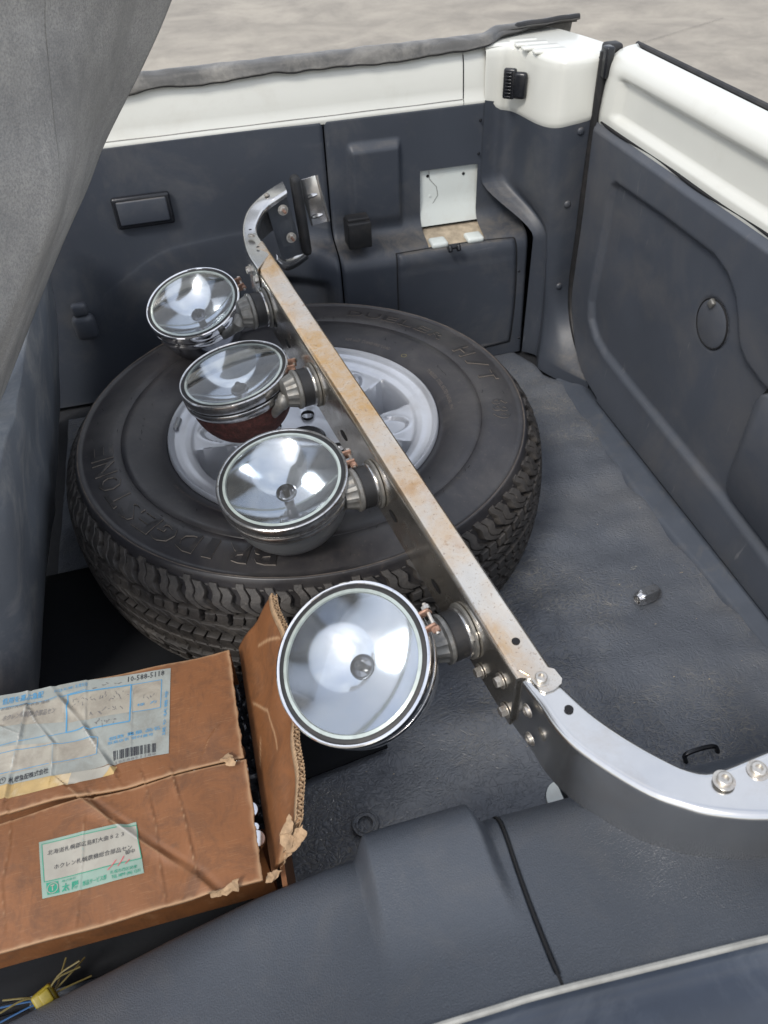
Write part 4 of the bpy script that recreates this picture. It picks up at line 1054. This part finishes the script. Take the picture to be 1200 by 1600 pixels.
# ------------------------------------------------------------------ cardboard box
BZ = .22
bx1, by0, by1, ysm = -.070, .3165, .597, .452; bx0 = -.46
boxo = thing('cardboard_box', 'worn brown cardboard box with creased lid and two dirty paper labels', 'box', (-.25, .45, .0))
def W2(px, py): q = P(px, py, z=BZ); return (q.x, q.y)
CR = [([(108, 1232), (133, 1253), (167, 1278), (217, 1312), (267, 1345), (308, 1370), (333, 1393)], .0050, .006, 1),
      ([(137, 1240), (140, 1252), (155, 1268), (170, 1282)], .003, .003, 1),
      ([(267, 1203), (276, 1235), (287, 1274), (297, 1320), (308, 1368)], .0022, .0022, .8),
      ([(221, 1208), (232, 1245), (242, 1287), (248, 1340), (258, 1403)], .0016, .002, .5),
      ([(12, 1266), (13, 1330), (2, 1380), (6, 1450)], .0014, .002, .5),
      ([(137, 1253), (131, 1290), (130, 1330), (118, 1440)], .0012, .0016, .4),
      ([(72, 1066), (79, 1074), (100, 1100), (125, 1128), (133, 1140), (146, 1162), (160, 1180), (179, 1208)], .0042, .0045, 1),
      ([(44, 1072), (42, 1103), (31, 1153), (18, 1200), (8, 1245)], .0030, .0035, .8),
      ([(46, 1110), (55, 1128), (83, 1162), (82, 1190), (79, 1215)], .0024, .003, .8),
      ([(136, 1060), (134, 1100), (133, 1140)], .0020, .0025, .5),
      ([(0, 1136), (31, 1150)], .002, .0025, .6),
      ([(206, 1080), (205, 1180)], .001, .002, .3),
      ([(280, 1175), (281, 1120)], .0008, .0015, .2),
      ([(320, 1172), (326, 1158), (340, 1138)], .0015, .002, .6)]
CRW = [([W2(*p_) for p_ in pts], h, wd, we) for pts, h, wd, we in CR]
def crease(x, y):
    """height and wear of the crumpled lid at arrays x, y"""
    x = np.asarray(x, float); y = np.asarray(y, float); H = np.zeros(x.shape); Wr = np.zeros(x.shape)
    for pts, h, wd, we in CRW:
        d = np.full(x.shape, 9.); sg = np.zeros(x.shape)
        for a, b in zip(pts[:-1], pts[1:]):
            ex, ey = b[0]-a[0], b[1]-a[1]; t = np.clip(((x-a[0])*ex+(y-a[1])*ey)/(ex*ex+ey*ey), 0, 1)
            dx, dy = x-a[0]-ex*t, y-a[1]-ey*t; dd = np.hypot(dx, dy); s_ = np.sign(ex*dy-ey*dx)
            k = dd < d; d = np.where(k, dd, d); sg = np.where(k, s_, sg)
        # steep on one side, long slope on the other, with a narrow valley beyond
        h = h*(.72+.45*np.sin(x*95+y*60+len(pts))*np.sin(y*140))
        H = H+h*np.where(sg > 0, np.exp(-d/(wd*.45)), np.exp(-d/(wd*1.8)))-h*.5*np.exp(-((d-wd*1.1)/(wd*.5))**2)*(sg > 0)
        Wr = np.maximum(Wr, we*.8*np.exp(-(d/(wd*.13))**2)*(.55+.45*np.sin(x*210+y*170)))
    H = H+.0018*np.sin(x*23+1)*np.cos(y*31)+.0010*np.sin(x*67+y*41)
    return H, Wr
def lidsheet(name, x0, x1, yA, yB, nx, ny, zf, parent, tears=None):
    X, T = np.meshgrid(np.linspace(x0, x1, nx), np.linspace(0, 1, ny), indexing='ij')
    Y = yA(X)+(yB(X)-yA(X))*T; H, Wr = crease(X, Y); Z = zf(X, Y)+H
    e = np.minimum(T, 1-T)*abs(by1-by0)/2; jag = .5+.5*np.sin(X*310+np.sin(X*90)*3)
    ragA = np.exp(-(T*.14/(.0016+.0012*jag))**2); Wr = np.maximum(Wr, .6*np.maximum(ragA, np.exp(-((1-T)*.14/(.0012+.0010*jag))**2)))
    Wr = np.maximum(Wr, .75*np.exp(-((x1-X)/(.0018+.0015*np.abs(np.sin(Y*120))))**2))
    vs = [(X[i, j]+(.0022*noise.noise(Vector((Y[i, j]*70, 3, yA(0)*9))) + .0010*noise.noise(Vector((Y[i, j]*330, 7, 0))) if i == nx-1 else 0), Y[i, j], Z[i, j]) for i in range(nx) for j in range(ny)]
    o = pmesh(name, vs, gridf(nx, ny), M['card'], parent, sharp=False)
    at = o.data.attributes.new('wear', 'FLOAT', 'POINT'); at.data.foreach_set('value', Wr.ravel().astype(np.float32))
    md = o.modifiers.new('t', 'SOLIDIFY'); md.thickness = .004; md.offset = -1
    return o
zf1 = lambda x, y: BZ+0*x; zf2 = lambda x, y: BZ-.002-.006*sm(-.18, -.36, x)*sm(.40, .45, y)
seam = lambda x: .449+.002*np.sin(x*40)+.004*sm(-.15, -.36, x)
lf1 = lidsheet('lid_flap', bx0, bx1, lambda x: seam(x)+.0008, lambda x: by1+0*x, 260, 130, zf1, boxo)
lf2 = lidsheet('lid_flap', bx0, bx1+.002, lambda x: by0+0*x, lambda x: seam(x)-.0008-.005*sm(-.17, -.36, x), 260, 130, zf2, boxo)
quadbox('back_wall', bx0, bx1, by1-.004, by1+.001, .012, BZ-.0042, M['card'], boxo, 0)
quadbox('front_wall', bx0, bx1, by0+.060, by0+.064, .03, BZ-.006, M['card'], boxo, 0)
quadbox('base', bx0, bx1, by0+.066, by1, .012, .017, M['card'], boxo, 0)
quadbox('end_wall', bx1+.018, bx1+.023, by0, by1, .012, BZ-.03, M['card'], boxo, 0)
# end flap standing up
hA, hB = P(375, 1012, z=.185), P(427, 1362, z=.18); tA, tA2, tB = P(374, 988, z=.228), P(426, 930, z=.285), P(478, 1308, z=.262)
vs = []; nu, nv2 = 90, 50
for i in range(nu):
    u = i/(nu-1); h_ = hA.lerp(hB, u)
    tp_ = tA2.lerp(tB, u)
    tp_ = tp_+Vector((.004*math.sin(u*5)+.006*math.sin(u*3.1), 0, .003*math.sin(u*11)))
    if u > .93: tp_ = tp_.lerp(h_, (u-.93)/.07*.55)
    for j in range(nv2):
        v = j/(nv2-1); q = h_.lerp(tp_, v)
        q.z += .003*math.sin(v*9+u*4)*v*(1-v)*4; q.x += .002*math.sin(u*22+v*3)*v
        vs.append(q)
fl = pmesh('end_flap', vs, gridf(nu, nv2), M['card'], boxo, sharp=False)
wr = []
for i in range(nu):
    for j in range(nv2):
        u, v = i/(nu-1), j/(nv2-1); x_ = 0
        for (ua, va, ub, vb) in ((.33, .15, .42, .45), (.42, .45, .62, .55), (.12, .5, .2, .9), (.5, .2, .6, .1)):
            t = max(0, min(1, ((u-ua)*(ub-ua)+(v-va)*(vb-va))/((ub-ua)**2+(vb-va)**2))); d = math.hypot(u-ua-(ub-ua)*t, (v-va-(vb-va)*t)*.4); x_ = max(x_, .8*math.exp(-(d/.006)**2))
        if v > .95: x_ = max(x_, .7*(v-.95)/.05)
        if u > .9 and v > .55: x_ = max(x_, .6*min(1, (u-.9)/.05*(v-.55)*4))
        wr.append(x_)
at = fl.data.attributes.new('wear', 'FLOAT', 'POINT'); at.data.foreach_set('value', wr)
md = fl.modifiers.new('t', 'SOLIDIFY'); md.thickness = .0045; md.offset = 0
# exposed corrugation along its top edge
bm = bmesh.new(); NTe = 260; top = [Vector(vs[i*nv2+nv2-1]) for i in range(nu)]; inn = [Vector(vs[i*nv2+nv2-4]) for i in range(nu)]
def topat(u): k = u*(nu-1); i = min(int(k), nu-2); return top[i].lerp(top[i+1], k-i), (top[i]-inn[i]).normalized()
for layer in (-1, 0, 1):
    prev = None
    for k in range(NTe):
        u = k/(NTe-1)*.985; q, d = topat(u); tg = (topat(min(1, u+.01))[0]-topat(max(0, u-.01))[0]).normalized(); nn = tg.cross(d).normalized()
        off = nn*(layer*.0032+(.0 if layer else .0030*math.sin(k*1.35))); jag = .0012*math.sin(k*1.9)+.001*random.random()
        a = bm.verts.new(q+off-d*.006); b = bm.verts.new(q+off+d*(.003+jag))
        if prev: bm.faces.new((prev[0], a, b, prev[1]))
        prev = (a, b)
o = obj_bm('corrugated_edge', bm, M['flute'], fl); o.modifiers.new('t', 'SOLIDIFY').thickness = .0007
# torn paper curls
def curl(name, pts, zs_, m, parent):
    bm = bmesh.new(); vv = [bm.verts.new(P(a, b, z=z)) for (a, b), z in zip(pts, zs_)]; c = bm.verts.new(sum((v.co for v in vv), Vector())/len(vv)+Vector((0, 0, .004)))
    for k in range(len(vv)): bm.faces.new((vv[k], vv[(k+1) % len(vv)], c))
    bmesh.ops.subdivide_edges(bm, edges=list(bm.edges), cuts=5, use_grid_fill=True)
    for v in bm.verts: v.co += Vector((.003*noise.noise(v.co*230), .003*noise.noise(v.co*210+Vector((5, 5, 5))), .003*noise.noise(v.co*120)))
    return obj_bm(name, bm, m, parent)
curl('torn_paper', [(345, 1186), (357, 1177), (366, 1182), (367, 1196), (354, 1196)], [.226, .224, .23, .225, .222], M['flute'], lf2)
curl('torn_paper', [(434, 1305), (452, 1272), (459, 1290), (455, 1325), (447, 1328)], [.256, .262, .262, .248, .248], M['flute'], fl)
curl('torn_paper', [(325, 1395), (362, 1385), (372, 1372), (374, 1388), (345, 1400), (333, 1402)], [.226, .226, .232, .224, .217, .215], M['flute'], lf2)
curl('torn_paper', [(462, 1296), (471, 1290), (480, 1306), (462, 1328), (447, 1343), (438, 1356), (446, 1335)], [.262, .266, .262, .245, .23, .22, .235], M['flute'], fl)
curl('torn_paper', [(418, 1362), (440, 1362), (430, 1376), (414, 1378)], [.213, .215, .208, .206], M['flute'], boxo)

def decal(name, vs2, fs2, m, parent, lift):
    """flat print or paper laid over the crumpled lid; vs2 are world (x, y)"""
    a = np.array([(v[0], v[1]) for v in vs2]); H, Wr_ = crease(a[:, 0], a[:, 1])
    z0 = zf1(a[:, 0], a[:, 1]) if parent in (lf1, ship) else zf2(a[:, 0], a[:, 1])
    Z = z0+H+lift
    o = pmesh(name, [(a[i, 0], a[i, 1], Z[i]) for i in range(len(a))], fs2, m, parent, sharp=False)
    at = o.data.attributes.new('wear', 'FLOAT', 'POINT'); at.data.foreach_set('value', Wr_.astype(np.float32)); return o
ship = None
def bil(c, u, v): return (c[0]*(1-u)+c[1]*u)*(1-v)+(c[3]*(1-u)+c[2]*u)*v
def paper(name, cpx, m, parent, lift, n1=200, n2=110, rag=.0):
    c = [np.array(W2(*q_)) for q_ in cpx]; vs2 = []
    for i in range(n1):
        for j in range(n2):
            q_ = bil(c, i/(n1-1), j/(n2-1)); vs2.append((q_[0], q_[1]+(rag*math.sin(i*1.3)*math.sin(i*.37) if j == 0 else 0)))
    return decal(name, vs2, gridf(n1, n2), m, parent, lift)
def word(s, p0, p1, hpx, m, parent, lift=.0011, bold=0, italic=0):
    """text whose baseline runs between two photo pixels on the lid"""
    a, b = np.array(W2(*p0)), np.array(W2(*p1)); up = np.array(W2(p0[0], p0[1]-hpx))-a
    v1, f1 = text_data(s, 1, 0, bold, res=1)
    if not v1: return
    x0 = min(v.x for v in v1); x1 = max(v.x for v in v1); y1 = max(v.y for v in v1)
    d = b-a; nrm2 = np.array((-d[1], d[0]))/np.linalg.norm(d)*np.linalg.norm(up)
    out = [a+d*((v.x-x0+italic*v.y)/(x1-x0))+nrm2*(v.y/max(y1, .3)) for v in v1]
    return decal('print', out, f1, m, parent, lift)
def pline(pts, wpx, m, parent, lift=.0010, name='printed_rule', sub=14):
    w_ = wpx*.0007; vs2, fs2 = [], []
    for p0, p1 in zip(pts[:-1], pts[1:]):
        a, b = np.array(W2(*p0)), np.array(W2(*p1)); d = (b-a)/np.linalg.norm(b-a); nn = np.array((-d[1], d[0]))*w_/2; base = len(vs2)
        for k in range(sub+1):
            q_ = a+(b-a)*k/sub; vs2 += [q_-nn, q_+nn]
        fs2 += [(base+2*k, base+2*k+2, base+2*k+3, base+2*k+1) for k in range(sub)]
    return decal(name, vs2, fs2, m, parent, lift)
# tape strip below the shipping label
paper('yellow_tape', [(-40, 1258), (178, 1210), (182, 1196), (-40, 1230)], M['tape'], lf1, .0003)
paper('torn_white_paper', [(105, 1226), (160, 1214), (176, 1196), (112, 1206)], M['paper_grey'], lf1, .0005, 30, 12)
shipc = [(-40, 1236), (264, 1178), (267, 1044), (-40, 1094)]
ship0 = paper('shipping_label', shipc, M['paper_blue'], lf1, .0007)
ship = ship0
paper('label_field', [(105, 1130), (203, 1113), (205, 1072), (107, 1090)], M['paper'], ship, .00085, 60, 30)
paper('label_field', [(-40, 1140), (100, 1128), (104, 1092), (-40, 1118)], M['paper'], ship, .00085, 60, 20)
paper('label_field', [(-40, 1222), (150, 1180), (152, 1154), (-40, 1172)], M['paper'], ship, .00085, 60, 20)
paper('label_field', [(208, 1112), (251, 1106), (252, 1062), (208, 1070)], M['paper'], ship, .00085, 30, 20)
bi = M['blue_ink']
pline([(103, 1144), (107, 1088), (205, 1070), (203, 1128), (103, 1144)], 2.0, bi, ship, .0012)
pline([(207, 1113), (251, 1106), (253, 1063), (206, 1070)], 1.1, bi, ship, .0012)
pline([(-10, 1110), (70, 1096), (136, 1080)], 1.0, bi, ship, .0012); pline([(-10, 1168), (103, 1144)], 1.0, bi, ship, .0012)
pline([(-10, 1180), (152, 1151), (151, 1178), (-10, 1212)], 1.0, bi, ship, .0012)
word('10-588-5118', (200, 1066), (257, 1056), 8, M['ink'], ship, .0013)
word('信用を運ぶ急配', (4, 1102), (68, 1090), 9, bi, ship, .0013, .012)
word('(0123) 36-1881  札幌支店', (86, 1084), (138, 1074), 5, bi, ship, .0013)
word('札幌急配株式会社', (14, 1224), (76, 1208), 8, M['ink'], ship, .0013, .012)
word('①', (-1, 1226), (9, 1224), 9, M['ink'], ship, .0013, .01)
word('お届け先住所 氏名 電話', (2, 1112), (78, 1098), 4, M['pencil'], ship, .0013)
word('ホクレン札幌総合部品セン', (4, 1128), (86, 1114), 8, M['pencil'], ship, .0013, 0, .2)
word('個数 重量 品名', (170, 1158), (250, 1140), 5, bi, ship, .0013); word('取扱店名 受付番号', (168, 1164), (240, 1150), 4, bi, ship, .0013)
word('送り状番号', (258, 1150), (263, 1080), 4, bi, ship, .0013)
word('様  方', (214, 1104), (246, 1098), 4, bi, ship, .0013)
random.seed(11)
def scrawl(x0, y0, x1, y1, nch, hgt):
    for k in range(nch):
        cx_ = x0+(x1-x0)*(k+.5)/nch; cy_ = y0+(y1-y0)*(k+.5)/nch; w2 = (x1-x0)/nch*.38
        for _ in range(random.choice((2, 3, 3))):
            a = (cx_+random.uniform(-w2, w2), cy_+random.uniform(-hgt, hgt)/2); b = (a[0]+random.uniform(-w2, w2), a[1]+random.uniform(-.8, .9)*hgt*.7)
            c3 = (b[0]+random.uniform(-w2, w2)*.7, b[1]+random.uniform(-.4, .5)*hgt*.5); pline([a, b, c3], .75, M['pencil'], ship, .00125, 'handwriting', 3)
scrawl(108, 1100, 200, 1084, 10, 9); scrawl(140, 1114, 196, 1104, 5, 8); scrawl(150, 1130, 180, 1124, 4, 8); scrawl(222, 1090, 240, 1086, 2, 6); scrawl(144, 1078, 190, 1066, 3, 5)
# barcode
bx = 0; code = [2, 1, 1, 2, 1, 3, 1, 1, 2, 1, 2, 2, 1, 1, 3, 1, 1, 2, 2, 1, 1, 1, 3, 1, 2, 1, 1, 2, 1, 1, 2, 3, 1, 1, 1, 2, 2, 1, 1, 3, 1, 1, 2, 1, 1, 2]; tot = sum(code)
vs2, fs2 = [], []; A_, B_, C_, D_ = (np.array(W2(*q_)) for q_ in ((177, 1188), (246, 1176), (246, 1162), (177, 1174)))
for i, wd in enumerate(code):
    if i % 2 == 0:
        u0_, u1_ = bx/tot, (bx+wd)/tot; b_ = len(vs2)
        for v in (0, .5, 1): vs2 += [bil((A_, B_, C_, D_), u0_, v), bil((A_, B_, C_, D_), u1_, v)]
        fs2 += [(b_, b_+1, b_+3, b_+2), (b_+2, b_+3, b_+5, b_+4)]
    bx += wd
decal('barcode', vs2, fs2, M['ink'], ship, .0013)
word('1058851180', (180, 1194), (244, 1181), 4, M['pencil'], ship, .0013)
# address label
ship = None; grn = M['green_ink']
adr = paper('address_label', [(66, 1404), (225, 1364), (212, 1283), (60, 1315)], M['paper_green'], lf2, .0007, 90, 60)
paper('label_field', [(69, 1378), (221, 1339), (212, 1287), (64, 1319)], M['paper_grey'], adr, .0009, 80, 40)
pline([(69, 1378), (221, 1341), (212, 1288), (65, 1319), (69, 1378)], 1.0, grn, adr, .0012)
word('北海道札幌郡広島町大曲８２３', (74, 1336), (195, 1308), 7, M['ink'], adr, .0013)
word('ホクレン札幌農機総合部品セン', (84, 1358), (207, 1327), 7, M['ink'], adr, .0013)
word('御中', (196, 1336), (211, 1332), 6, M['ink'], adr, .0013)
word('太 陽', (96, 1392), (122, 1385), 11, grn, adr, .0013, .02); word('株式会社', (96, 1378), (118, 1372), 3, grn, adr, .0013)
word('部品サービス部', (128, 1383), (166, 1373), 7, grn, adr, .0013, .01)
word('札幌市西区発寒', (172, 1366), (214, 1356), 5, grn, adr, .0013); word('TEL 0899 (46) 1231', (174, 1373), (219, 1362), 5, grn, adr, .0013, .01)
paper('green_emblem', [(74, 1398), (92, 1394), (90, 1376), (72, 1380)], grn, adr, .0012, 10, 10)
ccx, ccy = W2(82, 1387); rg = []
ring = [(ccx+.0052*math.cos(a), ccy+.0052*math.sin(a)) for a in np.linspace(0, 2*math.pi, 30)]; ring2 = [(ccx+.0044*math.cos(a), ccy+.0044*math.sin(a)) for a in np.linspace(0, 2*math.pi, 30)]
decal('emblem_ring', ring+ring2, [(k, k+1, 31+k, 30+k) for k in range(29)], M['paper_grey'], adr, .0015)
word('T', (79, 1392), (85, 1390), 9, M['paper_grey'], adr, .0015, .04)
for p_ in ([(168, 1360), (176, 1352), (182, 1344)], [(184, 1354), (190, 1346), (194, 1338)], [(196, 1350), (203, 1343)]): pline(p_, 1.0, M['red_ink'], adr, .0015, 'red_pen_stroke', 4)

# chrome parts inside the box
for i, (px, py, z) in enumerate(((374, 1175, .205), (377, 1205, .20), (390, 1266, .195), (401, 1311, .19), (398, 1293, .19))):
    q = P(px, py, z=z); nm = ('upper', 'second', 'third', 'lowest', 'smallest')[i]
    rr_ = (.010, .009, .010, .010, .005)[i]
    vs, fs = lathe([(0, .003), (rr_*.8, .003), (rr_, 0), (rr_, -.05), (rr_*.8, -.055), (0, -.055)], q, (.35, -.2, 1) if i else (1, -.1, .4), 24)
    pmesh('chrome_socket', vs, fs, M['chrome'], None, label=f'{nm} of the bright chrome sockets glinting in the gap beside the box lid', category='socket', group='chrome sockets in the box')
vs = []
for i in range(30):
    for j in range(90):
        x = -.115+.07*i/29; y = by0+.07+(by1-by0-.085)*j/89; q = Vector((x*45, y*45, 2))
        vs.append((x, y, .165+.022*abs(noise.noise(q))+.008*noise.noise(q*2.7)))
pmesh('black_bag', vs, gridf(30, 90), M['blackgloss'], None, label='crumpled shiny black bag tucked inside the cardboard box', category='bag')

# ------------------------------------------------------------------ wheel nut on mat
q = P(1012, 930, z=.020); ax = (P(1026, 921, z=.018)-P(999, 933, z=.018)).normalized()
wn_o = bmesh.new(); R_ = frame(ax)
NS = 1.3
def rg_(r_, z, k, off=0): return [wn_o.verts.new(q+NS*(R_ @ Vector((r_*math.cos(2*math.pi*i/k+off), r_*math.sin(2*math.pi*i/k+off), z)))) for i in range(k)]
def wl_(a, b):
    for i in range(len(a)): wn_o.faces.new((a[i], a[(i+1) % len(a)], b[(i+1) % len(b)], b[i]))
k_ = 24
def hexr(z, r_, round_):
    out = []
    for i in range(k_):
        a = 2*math.pi*i/k_; seg = (a % (math.pi/3))-math.pi/6; rh = r_*math.cos(math.pi/6)/math.cos(seg); out.append(wn_o.verts.new(q+NS*(R_ @ Vector(((rh*(1-round_)+r_*.86*round_)*math.cos(a), (rh*(1-round_)+r_*.86*round_)*math.sin(a), z)))))
    return out
rings = [rg_(.0045, -.010, k_), rg_(.0055, -.0165, k_), rg_(.0072, -.0165, k_), rg_(.0088, -.0125, k_), hexr(-.0105, .0108, .5), hexr(-.0085, .0108, 0), hexr(.011, .0108, 0), hexr(.0135, .0108, .6), rg_(.0075, .0155, k_), rg_(.003, .0165, k_)]
for a, b in zip(rings[:-1], rings[1:]): wl_(a, b)
wn_o.faces.new(rings[0]); wn_o.faces.new(rings[-1][::-1])
obj_bm('wheel_nut', wn_o, M['chrome_dull'], None, smooth=False, label='single chrome wheel nut lying on the dark vinyl mat', category='wheel nut')

# ------------------------------------------------------------------ connector and wires
q = P(72, 1562, z=.05)
wc = thing('wire_connector', 'yellow wiring connector with loose thin wires in the dark corner', 'connector', q)
bm = bmesh.new(); R_ = Matrix.Rotation(.5, 3, 'Z')@Matrix.Rotation(.5, 3, 'X'); box_bm(bm, q, .022, .024, .016, R_, .003); box_bm(bm, q+Vector((.003, -.001, .009)), .012, .015, .006, R_, .002)
obj_bm('connector_body', bm, M['yellow'], wc)
for k in range(11):
    a = [(132, 1495), (128, 1500), (148, 1520), (120, 1510), (0, 1575), (-10, 1590), (10, 1560), (60, 1610), (50, 1612), (105, 1500), (0, 1600)][k]
    e_ = P(a[0]+random.uniform(-6, 6), a[1]+random.uniform(-6, 6), z=.035+random.uniform(0, .03)); mid = q.lerp(e_, .5)+Vector((random.uniform(-.008, .008), random.uniform(-.008, .008), random.uniform(0, .012)))
    tube_obj('wire', spline([q, mid, e_], 6), .0010, M['blue_wire'] if k in (4, 10, 7) else M['yellow_wire'], wc, 6)

# ------------------------------------------------------------------ seat back at left
vs = []
topx = lambda y: -.262-.015*sm(1.3, .6, y)
for i, y in enumerate(np.linspace(1.462, .66, 80)):
    for j, t in enumerate(np.linspace(0, 1, 50)):
        x = -.378+(topx(y)+.378)*t**.75; z = .015+.42*t
        rd = max(0, (y-1.40)/.062); x -= .05*rd**2.5; 
        x -= .06*max(0, (.735-y)/.075)**2
        x += .006*noise.noise(Vector((y*7, z*9, 1)))+.010*math.exp(-((y-1.15+.3*t)/.03)**2)*.4
        vs.append((x, y, z))
so = pmesh('seat_back', vs, gridf(80, 50), M['seat'], None, sharp=False, label='dusty scuffed dark vinyl back of the folded rear seat at the left', category='seat')
md = so.modifiers.new('t', 'SOLIDIFY'); md.thickness = .09; md.offset = -1 if False else 1
# ------------------------------------------------------------------ folded soft top cloth at left
sil = [(P(330, -190, y=1.24)), P(265, 0, y=1.24), P(222, 100, y=1.22), P(165, 215, y=1.20), P(135, 292, y=1.19), P(100, 370, y=1.16), P(55, 480, y=1.05), P(0, 620, y=.90), P(-60, 770, y=.74), P(-130, 950, y=.60)]
inn_ = [P(80, -190, y=.92), P(64, 0, y=.92), P(70, 90, y=.91), P(82, 190, y=.90), P(90, 260, y=.89), P(82, 335, y=.87), P(30, 450, y=.80), P(-40, 600, y=.70), P(-110, 760, y=.60), P(-190, 950, y=.5)]
out_ = [P(-330, -190, y=.70), P(-300, 0, y=.70), P(-300, 100, y=.70), P(-300, 215, y=.68), P(-300, 300, y=.66), P(-310, 380, y=.64), P(-330, 480, y=.60), P(-360, 620, y=.55), P(-400, 770, y=.5), P(-450, 950, y=.44)]
rows = [spline(sil, 8), spline(inn_, 8), spline(out_, 8)]
vs = []; nr = len(rows[0]); ncol = 60
for i in range(nr):
    a, b, c = rows[0][i], rows[1][i], rows[2][i]
    for j in range(ncol):
        t = j/(ncol-1)*2
        q = a.lerp(b, t) if t < 1 else b.lerp(c, t-1)
        lb = (1-abs(t-.5)*2) if t < 1 else (1-abs(t-1.5)*2)
        fold = .022*math.exp(-((t-.34+.05*math.sin(i*.05))/.05)**2)*max(0, 1-i/nr*1.5)+.010*math.exp(-((t-.62)/.09)**2)*math.sin(i/nr*3.1)
        q = q+Vector((.35, -.6, .5)).normalized()*(.018*max(0, lb)+.006*noise.noise(Vector((i*.06, t*3, 0)))-fold)
        if abs(t-.98) < .045: q = q-Vector((.35, -.6, .5))*.0025
        vs.append(q)
co_ = pmesh('folded_soft_top', vs, gridf(nr, ncol), M['cloth'], None, sharp=False, label='grey woven cloth with a stitched seam hanging in the top left corner', category='soft top')
md = co_.modifiers.new('t', 'SOLIDIFY'); md.thickness = .005; md.offset = 0
j_ = int(.98/2*(ncol-1))+0; sp_ = [Vector(vs[i*ncol+29]) for i in range(0, nr)]
dn = Vector((.35, -.6, .5)).normalized()
tube_obj('stitched_seam', [v+dn*.0035 for v in sp_], .0009, M['zinc'], co_, 6)

# ------------------------------------------------------------------ vinyl edge of the soft top along the far rail
vs = []; NXs, NSs = 220, 22
for i in range(NXs):
    x = -.5+1.29*i/(NXs-1); u = i/(NXs-1)
    wv = .5+.5*noise.noise(Vector((x*9, 0, 0)))+.25*noise.noise(Vector((x*23, 3, 0)))
    drop = .003+.011*wv+.008*sm(.0, -.1, x)-.010*sm(.50, .62, x); tall = .0
    for j in range(NSs):
        t = j/(NSs-1)
        # inner hanging edge -> over the rail -> outside
        if t < .35: k = t/.35; y = 1.534-.002*wv+.006*k; z = .609-drop*(1-k)+.007*k
        elif t < .7: k = (t-.35)/.35; a = math.pi*k; y = 1.540+.032*k; z = .616+.004*math.sin(a)*(.6+.6*wv)
        else: k = (t-.7)/.3; y = 1.572+.010*k; z = .616-.04*k
        z += .0022*noise.noise(Vector((x*30, t*5, 1))); y -= .002*noise.noise(Vector((x*22, t*4, 7)))
        z += .006*u
        y += .16*float(sm(.56, .80, x))**.8*(.35 if j < 8 else .2)+.02*float(sm(.58, .62, x)); z += .004*float(sm(.56, .62, x))
        vs.append((x, y, z))
ve = pmesh('soft_top_edge', vs, gridf(NXs, NSs), M['cover'], None, sharp=False, label='wrinkled grey vinyl edge strip draped along the far white rail', category='vinyl strip')
md = ve.modifiers.new('t', 'SOLIDIFY'); md.thickness = .003; md.offset = 1
tube_obj('bound_hem', [Vector(vs[i*NSs])+Vector((0, -.001, 0)) for i in range(NXs)], .0015, M['black'], ve, 6)
tube_obj('black_end_piping', [Vector(vs[i*NSs+9])+Vector((0, 0, .001)) for i in range(NXs-30, NXs)], [.002]*6+[.0055]*24, M['black'], ve, 8)
